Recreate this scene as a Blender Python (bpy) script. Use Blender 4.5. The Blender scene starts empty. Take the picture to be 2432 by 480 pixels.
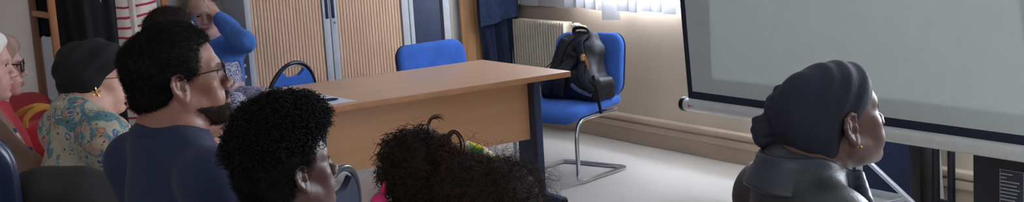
import bpy, bmesh, math, random
import numpy as np
from mathutils import Vector, Matrix
random.seed(7)
rng = np.random.default_rng(11)
SC = bpy.context.scene
COL = SC.collection
PI = math.pi

# ------------------------------------------------------------------ camera
THETA, PITCH, ROLL, CAM_H, FPX = 0.56078, 0.152297, 0.063114, 1.6, 3000.0
def _camrot():
    cp, sp, cr, sr = math.cos(PITCH), math.sin(PITCH), math.cos(ROLL), math.sin(ROLL)
    r = np.array([1, 0, 0.]); fw = np.array([0, cp, -sp]); dn = np.array([0, -sp, -cp])
    M = np.stack([cr*r+sr*dn, -sr*r+cr*dn, fw])
    c, s = math.cos(THETA), math.sin(THETA)
    return M @ np.array([[c, -s, 0], [s, c, 0], [0, 0, 1]])
CAMR = _camrot()
CAMP = np.array([0, 0, CAM_H])
cam_data = bpy.data.cameras.new('camera')
cam = bpy.data.objects.new('camera', cam_data); COL.objects.link(cam)
cam_data.sensor_width = 36.0
cam_data.lens = FPX/2432*36.0
cam_data.clip_start = 0.05
_m = Matrix.Identity(4)
for _i in range(3):
    _m[_i][0], _m[_i][1], _m[_i][2] = CAMR[0][_i], -CAMR[1][_i], -CAMR[2][_i]
_m.translation = Vector(CAMP)
cam.matrix_world = _m
SC.camera = cam

# ------------------------------------------------------------------ world, daylight, exposure
SC.view_settings.view_transform = 'Standard'
SC.view_settings.look = 'None'
SC.view_settings.gamma = 1.0
SC.view_settings.use_curve_mapping = False
SC.view_settings.exposure = 1.14
world = bpy.data.worlds.new('world'); SC.world = world
world.use_nodes = True
_bg = world.node_tree.nodes['Background']
_bg.inputs[0].default_value = (0.90, 0.94, 1.0, 1)
_bg.inputs[1].default_value = 0.26

def area_light(name, loc, direction, sx, sy, power, color):
    l = bpy.data.lights.new(name, 'AREA'); l.shape = 'RECTANGLE'; l.size = sx; l.size_y = sy
    l.energy = power; l.color = color
    o = bpy.data.objects.new(name, l); COL.objects.link(o)
    o.location = loc
    o.rotation_euler = Vector(direction).to_track_quat('-Z', 'Y').to_euler()
    return o
# daylight through the windows of the right wall; fill lamp added from behind the audience, no window there
area_light('window_daylight', (5.6, 6.1, 1.75), (-1, -.1, -0.25), 3.6, 1.5, 640, (0.80, 0.88, 1.0))
area_light('window_daylight', (5.6, 2.1, 1.75), (-1, .15, -0.25), 2.6, 1.5, 130, (0.80, 0.88, 1.0))
area_light('rear_fill_light', (-2.3, 2.0, 2.2), (1, 0.45, -0.35), 3.0, 1.6, 34, (1.0, 0.95, 0.88))

# ------------------------------------------------------------------ small helpers
def ray(x, y):
    return CAMR.T @ np.array([(x-1216)/FPX, (y-240)/FPX, 1.0])
_FW = np.array([math.sin(THETA), math.cos(THETA), 0])
def at(x, y, D):
    r = ray(x, y); return CAMP + r*(D/(r @ _FW))
def on_x(x, y, X):
    r = ray(x, y); return CAMP + r*(X/r[0])
def on_y(x, y, Y):
    r = ray(x, y); return CAMP + r*(Y/r[1])
def on_z(x, y, Z):
    r = ray(x, y); return CAMP + r*((Z-CAM_H)/r[2])

def lin(c):
    out = []
    for v in c[:3]:
        v = v/255.0
        out.append(v/12.92 if v <= 0.04045 else ((v+0.055)/1.055)**2.4)
    return (*out, 1.0)

class NT:
    """tiny node builder"""
    def __init__(s, name):
        s.m = bpy.data.materials.new(name); s.m.use_nodes = True
        s.t = s.m.node_tree; s.b = s.t.nodes['Principled BSDF']
    def n(s, typ, **kw):
        nd = s.t.nodes.new(typ)
        for k, v in kw.items():
            if k.startswith('i_'):
                nd.inputs[k[2:].replace('_', ' ')].default_value = v
            else: setattr(nd, k, v)
        return nd
    def l(s, a, b): s.t.links.new(a, b)
    def coord(s, scale=(1, 1, 1), rot=(0, 0, 0)):
        tc = s.n('ShaderNodeTexCoord'); mp = s.n('ShaderNodeMapping')
        mp.inputs['Scale'].default_value = scale; mp.inputs['Rotation'].default_value = rot
        s.l(tc.outputs['Object'], mp.inputs[0]); return mp.outputs[0]
    def ramp(s, fac, stops, interp='LINEAR'):
        r = s.n('ShaderNodeValToRGB'); r.color_ramp.interpolation = interp
        e = r.color_ramp.elements
        while len(e) < len(stops): e.new(0.5)
        for el, (p, c) in zip(e, stops):
            el.position = p; el.color = c if len(c) == 4 else lin(c)
        s.l(fac, r.inputs[0]); return r.outputs[0]
    def noise(s, vec, scale, detail=3, rough=0.55, dist=0.0):
        n = s.n('ShaderNodeTexNoise'); n.inputs['Scale'].default_value = scale
        n.inputs['Detail'].default_value = detail; n.inputs['Roughness'].default_value = rough
        n.inputs['Distortion'].default_value = dist
        s.l(vec, n.inputs['Vector']); return n.outputs['Fac']
    def bump(s, h, strength, dist=0.01):
        b = s.n('ShaderNodeBump'); b.inputs['Strength'].default_value = strength
        b.inputs['Distance'].default_value = dist
        s.l(h, b.inputs['Height']); s.l(b.outputs[0], s.b.inputs['Normal'])
    def mix(s, fac, a, b):
        m = s.n('ShaderNodeMix', data_type='RGBA')
        if hasattr(fac, 'links'): s.l(fac, m.inputs[0])
        else: m.inputs[0].default_value = fac
        for v, i in ((a, 6), (b, 7)):
            if hasattr(v, 'links'): s.l(v, m.inputs[i])
            else: m.inputs[i].default_value = v if len(v) == 4 else lin(v)
        return m.outputs[2]
    def color(s, c): s.l(c, s.b.inputs['Base Color'])

def mat(name, c, rough=0.6, metal=0.0, var=0.08, scale=12.0, bump=0.0, bscale=None, spec=None, sheen=0.0, stretch=(1, 1, 1)):
    t = NT(name)
    v = t.coord(stretch)
    f = t.noise(v, scale, 4)
    lo = [max(0, x*(1-var)) for x in c]; hi = [min(255, x*(1+var)) for x in c]
    t.color(t.ramp(f, [(0.3, lo), (0.7, hi)]))
    t.b.inputs['Roughness'].default_value = rough
    t.b.inputs['Metallic'].default_value = metal
    if spec is not None: t.b.inputs['Specular IOR Level'].default_value = spec
    if sheen: t.b.inputs['Sheen Weight'].default_value = sheen
    if bump: t.bump(t.noise(v, bscale or scale*6, 3), bump, 0.004)
    return t.m

def tag(o, label=None, cat=None, group=None, kind=None):
    if label: o['label'] = label
    if cat: o['category'] = cat
    if group: o['group'] = group
    if kind: o['kind'] = kind
    return o
def empty(name, loc=(0, 0, 0), rz=0.0, label=None, cat=None, group=None):
    o = bpy.data.objects.new(name, None); COL.objects.link(o)
    o.location = Vector([float(v) for v in loc]); o.rotation_euler = (0, 0, rz); o.empty_display_size = 0.1
    return tag(o, label, cat, group)
def copy_tree(o, parent=None):
    c = o.copy(); COL.objects.link(c); c.parent = parent
    for ch in list(o.children): copy_tree(ch, c)
    return c

def link_mesh(name, V, F, m, parent=None, smooth=True, mi=None, sharp=None, off=None):
    V = np.asarray(V, dtype=np.float32).reshape(-1, 3)
    if off is not None: V = V-np.asarray(off, dtype=np.float32)
    me = bpy.data.meshes.new(name)
    if isinstance(F, np.ndarray):
        n, k = F.shape
        me.vertices.add(len(V)); me.vertices.foreach_set('co', V.ravel())
        me.loops.add(n*k); me.loops.foreach_set('vertex_index', F.astype(np.int32).ravel())
        me.polygons.add(n); me.polygons.foreach_set('loop_start', np.arange(0, n*k, k, dtype=np.int32))
        me.update(calc_edges=True)
    else:
        me.from_pydata([tuple(map(float, v)) for v in V], [], F); me.update()
    if isinstance(m, (list, tuple)):
        for x in m: me.materials.append(x)
    else: me.materials.append(m)
    if mi is not None: me.polygons.foreach_set('material_index', np.asarray(mi, dtype=np.int32))
    me.polygons.foreach_set('use_smooth', np.full(len(me.polygons), bool(smooth)))
    if smooth and sharp: me.set_sharp_from_angle(angle=math.radians(sharp))
    o = bpy.data.objects.new(name, me); COL.objects.link(o)
    if parent is not None: o.parent = parent
    return o

class MB:
    def __init__(s): s.V = []; s.F = []
    def add(s, V, F):
        b = len(s.V); s.V += [tuple(v) for v in V]; s.F += [tuple(b+i for i in f) for f in F]; return s
    def box(s, lo, hi, bev=0.0, seg=2, rot=None, piv=None):
        lo = Vector(lo); hi = Vector(hi)
        bm = bmesh.new(); bmesh.ops.create_cube(bm, size=1.0)
        for v in bm.verts: v.co = Vector([(lo[i]+hi[i])/2 + v.co[i]*(hi[i]-lo[i]) for i in range(3)])
        if bev: bmesh.ops.bevel(bm, geom=bm.edges[:], offset=bev, segments=seg, profile=0.6, affect='EDGES')
        if rot is not None:
            p = Vector(piv) if piv is not None else (lo+hi)/2
            for v in bm.verts: v.co = rot @ (v.co-p) + p
        bm.verts.index_update()
        s.add([v.co.copy() for v in bm.verts], [[v.index for v in f.verts] for f in bm.faces]); bm.free(); return s
    def tube(s, pts, r, seg=10, closed=False, caps=True, flat=None):
        P = [Vector([float(c) for c in p]) for p in pts]; n = len(P)
        rs = r if isinstance(r, (list, tuple, np.ndarray)) else [r]*n
        T = []
        for i in range(n):
            if closed: t = P[(i+1) % n]-P[i-1]
            else: t = P[min(i+1, n-1)]-P[max(i-1, 0)]
            T.append(t.normalized() if t.length > 1e-9 else Vector((0, 0, 1)))
        u = T[0].orthogonal().normalized()
        if flat is not None:
            u = Vector(flat[0])
        V = []; 
        for i in range(n):
            u = (u-T[i]*u.dot(T[i]))
            u = u.normalized() if u.length > 1e-6 else T[i].orthogonal().normalized()
            w = T[i].cross(u)
            for k in range(seg):
                a = 2*PI*k/seg
                ru, rw = (rs[i], rs[i]) if flat is None else (rs[i]*flat[1], rs[i]*flat[2])
                V.append(P[i]+u*(math.cos(a)*ru)+w*(math.sin(a)*rw))
        F = []
        for i in range(n if closed else n-1):
            for k in range(seg):
                a = i*seg+k; b = i*seg+(k+1) % seg; j = (i+1) % n
                F.append((a, b, j*seg+(k+1) % seg, j*seg+k))
        if caps and not closed:
            F.append(tuple(range(seg-1, -1, -1))); F.append(tuple((n-1)*seg+k for k in range(seg)))
        return s.add(V, F)
    def prism(s, prof, a, b, axis):
        """extrude a 2-D profile along axis ('x','y','z') between a and b"""
        def mk(p, t):
            return {'x': (t, p[0], p[1]), 'y': (p[0], t, p[1]), 'z': (p[0], p[1], t)}[axis]
        n = len(prof)
        V = [mk(p, a) for p in prof]+[mk(p, b) for p in prof]
        F = [(i, (i+1) % n, n+(i+1) % n, n+i) for i in range(n)]+[tuple(range(n-1, -1, -1)), tuple(range(n, 2*n))]
        return s.add(V, F)
    def lathe(s, prof, c=(0, 0, 0), seg=20, axis='z', caps=True):
        V = []; n = len(prof)
        for k in range(seg):
            a = 2*PI*k/seg; ca, sa = math.cos(a), math.sin(a)
            for r, h in prof:
                p = {'z': (r*ca, r*sa, h), 'y': (r*sa, h, r*ca), 'x': (h, r*ca, r*sa)}[axis]
                V.append((c[0]+p[0], c[1]+p[1], c[2]+p[2]))
        F = []
        for k in range(seg):
            j = (k+1) % seg
            for i in range(n-1): F.append((k*n+i, j*n+i, j*n+i+1, k*n+i+1))
        if caps:
            F.append(tuple(k*n for k in range(seg-1, -1, -1))); F.append(tuple(k*n+n-1 for k in range(seg)))
        return s.add(V, F)
    def sheet(s, fn, nu, nv, thick=0.0):
        """fn(u,v)->point; a solid sheet if thick"""
        G = np.array([[fn(i/nu, j/nv) for j in range(nv+1)] for i in range(nu+1)], dtype=float)
        N = np.zeros_like(G)
        if thick:
            du = np.gradient(G, axis=0); dv = np.gradient(G, axis=1)
            N = np.cross(du, dv); N /= np.linalg.norm(N, axis=2, keepdims=True)+1e-9
        def quads(o, flip):
            q = []
            for i in range(nu):
                for j in range(nv):
                    a = o+i*(nv+1)+j; f = (a, a+nv+1, a+nv+2, a+1)
                    q.append(f[::-1] if flip else f)
            return q
        V = (G+N*thick/2).reshape(-1, 3).tolist(); F = quads(0, False)
        if thick:
            m = len(V); V += (G-N*thick/2).reshape(-1, 3).tolist(); F += quads(m, True)
            rim = [j for j in range(nv+1)]+[i*(nv+1)+nv for i in range(1, nu+1)]+[nu*(nv+1)+j for j in range(nv-1, -1, -1)]+[i*(nv+1) for i in range(nu-1, 0, -1)]
            for a, b in zip(rim, rim[1:]+rim[:1]): F.append((a, b, m+b, m+a))
        return s.add(V, F)
    def build(s, name, m, parent=None, smooth=True, sharp=None, off=None):
        sharp = sharp or getattr(s, 'sh', 35)
        o = link_mesh(name, s.V, s.F, m, parent, smooth, None, sharp, off)
        bm = bmesh.new(); bm.from_mesh(o.data); bmesh.ops.recalc_face_normals(bm, faces=bm.faces[:]); bm.to_mesh(o.data); bm.free()
        return o

def arc(c, r, a0, a1, n, plane='xz', fix=0.0):
    out = []
    for i in range(n+1):
        a = a0+(a1-a0)*i/n; p, q = c[0]+r*math.cos(a), c[1]+r*math.sin(a)
        out.append({'xz': (p, fix, q), 'yz': (fix, p, q), 'xy': (p, q, fix)}[plane])
    return out
def bez(pts, n=24):
    """Catmull-Rom through pts"""
    P = [np.array(p, float) for p in pts]; P = [2*P[0]-P[1]]+P+[2*P[-1]-P[-2]]
    out = []
    segs = len(P)-3
    for i in range(segs):
        m = max(2, n//segs)
        for k in range(m):
            t = k/m; a, b, c, d = P[i:i+4]
            out.append(0.5*((2*b)+(c-a)*t+(2*a-5*b+4*c-d)*t*t+(3*b-a-3*c+d)*t**3))
    out.append(P[-2]); return out
def rrect(w, h, r, n=6):
    """rounded rectangle outline, centred, CCW"""
    out = []
    for cx, cy, a in ((w/2-r, h/2-r, 0), (-w/2+r, h/2-r, PI/2), (-w/2+r, -h/2+r, PI), (w/2-r, -h/2+r, 1.5*PI)):
        for i in range(n+1):
            t = a+PI/2*i/n; out.append((cx+r*math.cos(t), cy+r*math.sin(t)))
    return out
# ------------------------------------------------------------------ organic shapes: signed-distance blending + surface nets
class Frame:
    """local frame: columns right(x), forward(y), up(z)"""
    def __init__(s, o, R): s.o = np.array(o, float); s.R = np.array(R, float)
    def p(s, v): return s.o + s.R @ np.array(v, float)
    def d(s, v): return s.R @ np.array(v, float)
def rotz(a):
    c, s_ = math.cos(a), math.sin(a); return np.array([[c, -s_, 0], [s_, c, 0], [0, 0, 1.]])
def rotx(a):
    c, s_ = math.cos(a), math.sin(a); return np.array([[1, 0, 0], [0, c, -s_], [0, s_, c]])
def roty(a):
    c, s_ = math.cos(a), math.sin(a); return np.array([[c, 0, s_], [0, 1, 0], [-s_, 0, c]])

class Sdf:
    def __init__(s): s.P = []
    def cap(s, a, b, ra, rb=None, k=.02, op='+'):
        a = np.array(a, float); b = np.array(b, float); rb = ra if rb is None else rb
        m = max(ra, rb); lo = np.minimum(a, b)-m; hi = np.maximum(a, b)+m
        s.P.append(('c', (a, b, ra, rb), lo, hi, k, op)); return s
    def ell(s, c, r, R=None, k=.02, op='+'):
        c = np.array(c, float); r = np.array(r, float)
        R = np.eye(3) if R is None else R
        e = np.sqrt(((R*r)**2).sum(1))
        s.P.append(('e', (c, r, R), c-e, c+e, k, op)); return s
    def sph(s, c, r, k=.02, op='+'): return s.ell(c, (r, r, r), None, k, op)
    def box(s, c, h, rad, R=None, k=.02, op='+'):
        c = np.array(c, float); h = np.array(h, float); R = np.eye(3) if R is None else R
        e = (np.abs(R)*h).sum(1)
        s.P.append(('b', (c, h, R, rad), c-e, c+e, k, op)); return s
    def half(s, p, n, k=.01, op='-'):
        """remove the side the normal points to"""
        s.P.append(('h', (np.array(p, float), np.array(n, float)/np.linalg.norm(n)), None, None, k, op)); return s
    def bounds(s):
        lo = np.min([p[2] for p in s.P if p[5] == '+'], axis=0); hi = np.max([p[3] for p in s.P if p[5] == '+'], axis=0)
        return lo, hi
    def eval(s, xs, ys, zs, inflate=0.0):
        F = np.full((len(xs), len(ys), len(zs)), .25, np.float32)
        X = xs[:, None, None].astype(np.float32); Y = ys[None, :, None].astype(np.float32); Z = zs[None, None, :].astype(np.float32)
        for typ, a, lo, hi, k, op in s.P:
            if typ == 'h': sl = (slice(None),)*3
            else:
                pad = k+inflate+.035
                sl = []
                for ax, l, h in ((xs, lo[0], hi[0]), (ys, lo[1], hi[1]), (zs, lo[2], hi[2])):
                    i0 = np.searchsorted(ax, l-pad); i1 = np.searchsorted(ax, h+pad); sl.append(slice(i0, i1))
                sl = tuple(sl)
            x, y, z = X[sl[0]], Y[:, sl[1]], Z[:, :, sl[2]]
            if x.size == 0 or y.size == 0 or z.size == 0: continue
            if typ == 'c':
                A, B, ra, rb = a; ba = B-A; q = float(ba @ ba)+1e-12
                px, py, pz = x-A[0], y-A[1], z-A[2]
                h = np.clip((px*ba[0]+py*ba[1]+pz*ba[2])/q, 0, 1)
                d = np.sqrt((px-h*ba[0])**2+(py-h*ba[1])**2+(pz-h*ba[2])**2)-(ra+(rb-ra)*h)
            elif typ == 'h':
                p, n = a; d = -((x-p[0])*n[0]+(y-p[1])*n[1]+(z-p[2])*n[2])
            else:
                c, r, R = a[0], a[1], a[2]
                px, py, pz = x-c[0], y-c[1], z-c[2]
                u = px*R[0, 0]+py*R[1, 0]+pz*R[2, 0]; v = px*R[0, 1]+py*R[1, 1]+pz*R[2, 1]; w = px*R[0, 2]+py*R[1, 2]+pz*R[2, 2]
                if typ == 'e':
                    k0 = np.sqrt((u/r[0])**2+(v/r[1])**2+(w/r[2])**2)
                    k1 = np.sqrt((u/r[0]**2)**2+(v/r[1]**2)**2+(w/r[2]**2)**2)+1e-9
                    d = k0*(k0-1)/k1
                else:
                    rad = a[3]
                    qx, qy, qz = np.abs(u)-(r[0]-rad), np.abs(v)-(r[1]-rad), np.abs(w)-(r[2]-rad)
                    d = np.sqrt(np.maximum(qx, 0)**2+np.maximum(qy, 0)**2+np.maximum(qz, 0)**2)+np.minimum(np.maximum(qx, np.maximum(qy, qz)), 0)-rad
            f = F[sl]
            if op == '+':
                h = np.maximum(k-np.abs(f-d), 0)/k; F[sl] = np.minimum(f, d)-h*h*k*.25
            else:
                e = -d; h = np.maximum(k-np.abs(f-e), 0)/k; F[sl] = np.maximum(f, e)+h*h*k*.25
        return F-inflate if inflate else F

def axis_grid(lo, hi, fine, coarse):
    """fine: list of (lo,hi,step); coarse step elsewhere"""
    v = [lo]
    while v[-1] < hi:
        st = coarse
        for a, b, h in fine:
            if a <= v[-1] < b: st = min(st, h)
        v.append(v[-1]+st)
    return np.array(v, np.float64)

def surface_nets(F, xs, ys, zs):
    S = F < 0
    c = np.zeros(tuple(n-1 for n in F.shape), np.int8)
    for i in (0, 1):
        for j in (0, 1):
            for k in (0, 1):
                c += S[i:F.shape[0]-1+i, j:F.shape[1]-1+j, k:F.shape[2]-1+k]
    act = (c > 0) & (c < 8)
    I, J, K = np.nonzero(act); n = len(I)
    idx = np.full(act.shape, -1, np.int32); idx[I, J, K] = np.arange(n)
    acc = np.zeros((n, 3)); cnt = np.zeros(n)
    cor = [(i, j, k) for i in (0, 1) for j in (0, 1) for k in (0, 1)]
    for a in cor:
        for ax in range(3):
            if a[ax]: continue
            b = list(a); b[ax] = 1
            fa = F[I+a[0], J+a[1], K+a[2]].astype(np.float64); fb = F[I+b[0], J+b[1], K+b[2]].astype(np.float64)
            m = (fa < 0) != (fb < 0)
            t = np.where(m, fa/np.where(m, fa-fb, 1), 0)
            for q, (g, N) in enumerate(((xs, I), (ys, J), (zs, K))):
                p0 = g[N+a[q]]; p1 = g[N+b[q]]
                acc[:, q] += np.where(m, p0+t*(p1-p0), 0)
            cnt += m
    V = acc/cnt[:, None]
    Q = []
    for ax in range(3):
        s0 = [slice(1, -1)]*3; s1 = [slice(1, -1)]*3
        s0[ax] = slice(0, -1); s1[ax] = slice(1, None)
        A, B = S[tuple(s0)], S[tuple(s1)]
        m = A != B
        i, j, k = np.nonzero(m); fl = A[i, j, k]
        off = [1, 1, 1]; off[ax] = 0
        g = [i+off[0], j+off[1], k+off[2]]
        o1, o2 = (ax+1) % 3, (ax+2) % 3
        def cell(d1, d2):
            h = [x.copy() for x in g]; h[o1] -= d1; h[o2] -= d2; return idx[h[0], h[1], h[2]]
        q = np.stack([cell(1, 1), cell(0, 1), cell(0, 0), cell(1, 0)], 1)
        q[~fl] = q[~fl][:, ::-1]
        Q.append(q)
    return V, np.concatenate(Q)

def wnoise(P, freq, seed, octaves=3):
    """smooth pseudo noise, P (...,3) or tuple of broadcastable arrays"""
    r = np.random.default_rng(seed); out = 0; amp = 1.0
    x, y, z = P
    for o in range(octaves):
        for _ in range(4):
            d = r.normal(size=3); d /= np.linalg.norm(d); ph = r.uniform(0, 6.28); f = freq*2**o*r.uniform(.7, 1.3)
            out = out+amp*np.sin((x*d[0]+y*d[1]+z*d[2])*f+ph)
        amp *= .55
    return out/4.0

def mesh_sdf(name, sdf, m, parent, step, off, fine=None, coarse=None, inflate=0.0, disp=None, mi=None, fast=None, post=None):
    """polygonise sdf; fine=((xlo,xhi),(ylo,yhi),(zlo,zhi)) gets `step`, elsewhere `coarse`"""
    lo, hi = sdf.bounds(); pad = inflate+.03; lo = lo-pad; hi = hi+pad
    ax = []
    for i in range(3):
        if fine is None: ax.append(axis_grid(lo[i], hi[i], [], step))
        else: ax.append(axis_grid(lo[i], hi[i], [(fine[i][0], fine[i][1], step)], coarse))
    F = sdf.eval(*ax, inflate=inflate)
    if disp is not None:
        near = np.abs(F) < .04
        I, J, K = np.nonzero(near)
        F[I, J, K] -= disp(ax[0][I], ax[1][J], ax[2][K]).astype(np.float32)
    F[0] = F[-1] = .1; F[:, 0] = F[:, -1] = .1; F[:, :, 0] = F[:, :, -1] = .1
    V, Q = surface_nets(F, *ax)
    if post is not None: V = post(V)
    idx = None
    if mi is not None: idx = mi(V[Q].mean(1))
    return link_mesh(name, V, Q, m, parent, True, idx, None, off)

def strands(roots, normals, length, radius, curl, turns, droop, seed, segs=7, sides=3, jitter=.4):
    """short curled hairs as thin tubes -> V,F arrays"""
    r = np.random.default_rng(seed); n = len(roots)
    N = normals+r.normal(size=(n, 3))*jitter; N /= np.linalg.norm(N, axis=1, keepdims=True)
    U = np.cross(N, r.normal(size=(n, 3))); U /= np.linalg.norm(U, axis=1, keepdims=True)+1e-9
    W = np.cross(N, U)
    L = length*r.uniform(.55, 1.25, n); T = turns*r.uniform(.7, 1.3, n); ph = r.uniform(0, 6.28, n); cu = curl*r.uniform(.6, 1.3, n)
    pts = []
    for s_ in range(segs):
        t = s_/(segs-1)
        a = ph+T*6.283*t
        p = roots+N*(L*t)[:, None]+U*(cu*t*np.cos(a))[:, None]*1.0+W*(cu*t*np.sin(a))[:, None]
        p[:, 2] -= droop*(t**2)*L
        pts.append(p)
    pts = np.stack(pts, 1)
    tan = np.gradient(pts, axis=1); tan /= np.linalg.norm(tan, axis=2, keepdims=True)+1e-9
    A = np.cross(tan, np.array([.3, .5, .81])); A /= np.linalg.norm(A, axis=2, keepdims=True)+1e-9
    B = np.cross(tan, A)
    rad = radius*(1-.6*np.linspace(0, 1, segs))[None, :, None]
    ring = [pts+A*rad*math.cos(2*PI*k/sides)+B*rad*math.sin(2*PI*k/sides) for k in range(sides)]
    V = np.stack(ring, 2).reshape(-1, 3)
    base = (np.arange(n)*segs*sides)[:, None, None]
    si = np.arange(segs-1)[None, :, None]*sides; k = np.arange(sides)[None, None, :]; k2 = (k+1) % sides
    F = np.stack([base+si+k, base+si+k2, base+si+sides+k2, base+si+sides+k], -1).reshape(-1, 4)
    return V, F
def vnormals(V, Q):
    fn = np.cross(V[Q[:, 2]]-V[Q[:, 0]], V[Q[:, 3]]-V[Q[:, 1]]); N = np.zeros_like(V)
    for i in range(4): np.add.at(N, Q[:, i], fn)
    return N/(np.linalg.norm(N, axis=1, keepdims=True)+1e-12)
def mesh_arrays(o):
    me = o.data; V = np.empty(len(me.vertices)*3, np.float32); me.vertices.foreach_get('co', V)
    Q = np.empty(len(me.loops), np.int32); me.loops.foreach_get('vertex_index', Q)
    return V.reshape(-1, 3).astype(float), Q.reshape(-1, 4)
# ------------------------------------------------------------------ the room
XW, YB, XL = 5.07, 8.0, -2.0
def floor_mat():
    t = NT('cream_lino'); v = t.coord()
    a = t.noise(v, 1.3, 4); b = t.noise(v, 240, 2)
    c = t.mix(t.ramp(b, [(0.35, (0, 0, 0)), (0.7, (255, 255, 255))]), t.ramp(a, [(0.3, (200, 196, 190)), (0.7, (210, 206, 201))]), (194, 189, 182))
    t.color(c); t.b.inputs['Roughness'].default_value = 0.33
    return t.m
def wall_mat(name, c1, c2):
    t = NT(name); v = t.coord()
    a = t.noise(v, 2.2, 5); t.color(t.ramp(a, [(0.3, c1), (0.7, c2)]))
    t.b.inputs['Roughness'].default_value = 0.75
    t.bump(t.noise(v, 160, 3), 0.12, 0.003); return t.m
M_floor = floor_mat()
M_wallr = wall_mat('beige_wall_paint', (196, 180, 160), (206, 190, 170))
M_wallb = wall_mat('pale_grey_wall_paint', (196, 196, 196), (206, 206, 206))
M_ceil = wall_mat('white_ceiling_paint', (226, 226, 224), (232, 232, 230))
M_plinth = wall_mat('beige_skirting_paint', (180, 160, 140), (192, 172, 152))
def struct(o): o['kind'] = 'structure'; return o

struct(MB().box((XL-.3, -1.2, -0.12), (XW+.3, YB+.3, 0)).build('floor', M_floor, smooth=False))
struct(MB().box((XL-.3, -1.2, 2.8), (XW+.3, YB+.3, 2.92)).build('ceiling', M_ceil, smooth=False))
# right wall with its window opening (sill at 0.90)
wr = MB()
wr.box((XW, -1.2, 0), (XW+.25, YB+.25, 1.0)); wr.box((XW, -1.2, 2.35), (XW+.25, YB+.25, 2.8))
wr.box((XW, YB-.95, 1.0), (XW+.25, YB+.25, 2.35)); wr.box((XW, -1.2, 1.0), (XW+.25, 0.6, 2.35))
struct(wr.build('wall_right', M_wallr, smooth=False))
struct(MB().box((XL-.25, YB, 0), (XW, YB+.25, 2.8)).build('wall_back', M_wallb, smooth=False))
struct(MB().box((XL-.25, -1.2, 0), (XL, YB, 2.8)).build('wall_left', M_wallb, smooth=False))
M_white = mat('white_window_frame', (222, 224, 226), 0.45, var=0.02)
M_glass = NT('window_glass'); _tr = M_glass.n('ShaderNodeBsdfTransparent'); _gl = M_glass.n('ShaderNodeBsdfGlossy'); _gl.inputs['Roughness'].default_value = .02; _mx = M_glass.n('ShaderNodeMixShader'); _mx.inputs[0].default_value = .06
M_glass.l(_tr.outputs[0], _mx.inputs[1]); M_glass.l(_gl.outputs[0], _mx.inputs[2]); M_glass.l(_mx.outputs[0], M_glass.t.nodes['Material Output'].inputs[0]); M_glass = M_glass.m
wroot = struct(empty('window_1', (XW+.12, 0, 0)))
fr = MB()
for z0, z1 in ((1.0, 1.05), (2.29, 2.35)): fr.box((-.03, 0.6, z0), (.03, YB-.95, z1), 0.004)
for y in (0.6, 2.2, 3.8, 5.4, YB-1.0): fr.box((-.028, y, 1.04), (.028, y+.06, 2.3), 0.004)
fr.build('window_frame', M_white, wroot)
MB().box((-.004, 0.62, 1.02), (.004, YB-.97, 2.33)).build('pane', M_glass, wroot, smooth=False)
# two-ridge cable trunking and plinth running along the right wall
prof = [(XW, 0), (XW-.016, 0), (XW-.016, .092), (XW-.03, .097), (XW-.034, .102), (XW-.034, .125), (XW-.031, .137), (XW-.022, .143), (XW-.020, .147),
        (XW-.034, .150), (XW-.036, .155), (XW-.036, .170), (XW-.032, .181), (XW-.020, .188), (XW, .190)]
pl = MB().prism(prof, -1.2, YB, 'y').build('baseboard_right', M_plinth, smooth=True, sharp=30); struct(pl)
struct(MB().box((XL, YB-.014, 0), (2.75, YB, .09), .003).build('baseboard_back', M_plinth))

# ------------------------------------------------------------------ vertical blind in front of the window
def blind_mat():
    t = NT('sheer_blind_fabric'); v = t.coord()
    t.color(t.ramp(t.noise(v, 90, 3), [(0.3, (200, 198, 196)), (0.7, (216, 214, 212))]))
    t.b.inputs['Roughness'].default_value = 0.85
    tr = t.n('ShaderNodeBsdfTranslucent'); tr.inputs[0].default_value = lin((228, 230, 236))
    mx = t.n('ShaderNodeMixShader'); mx.inputs[0].default_value = 0.34
    out = t.t.nodes['Material Output']
    t.l(t.b.outputs[0], mx.inputs[1]); t.l(tr.outputs[0], mx.inputs[2]); t.l(mx.outputs[0], out.inputs[0])
    return t.m
M_blind = blind_mat()
vb = empty('vertical_blind', (XW-.075, 5.6, 0), 0, 'translucent grey white vertical blind over the window above the radiator', 'blind')
MB().box((-.025, -3.4, 2.36), (.025, 2.62, 2.40), .004).build('headrail', M_white, vb)
r2 = random.Random(3)
slat_y = 8.22; k = 0
bottoms = []
while slat_y > 4.0:
    yc = slat_y-.0635; y0 = yc-5.6
    px = 1181+(8.2-yc)/(8.2-6.01)*444
    tw = r2.uniform(-.10, .10); zb = .888+r2.uniform(-.006, .008); shift = 0; wid = .0645
    if k in (13,): zb = .825; tw = -.55
    if k in (15,): zb = .884; tw = .28
    if k in (19,): zb = .87; tw = 1.0
    def fn(u, v, yc=y0, tw=tw, zb=zb, ph=r2.uniform(0, 6), wid=wid):
        s = (u-.5)*2*wid
        z = zb+(2.36-zb)*v
        t_ = tw*(1-.6*v)+.05*math.sin(3*v+ph)
        bow = .010*math.cos(PI*(u-.5))+ .004*math.sin(9*v+ph)
        if abs(tw) > .6: bow += .02*math.sin(14*v+ph)*(1-v)
        return (-.01*(k % 2)+math.sin(t_)*s-bow, yc+math.cos(t_)*s, z)
    MB().sheet(fn, 6, 26, .0012).build('slat', M_blind, vb)
    slat_y -= .116; k += 1

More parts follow.
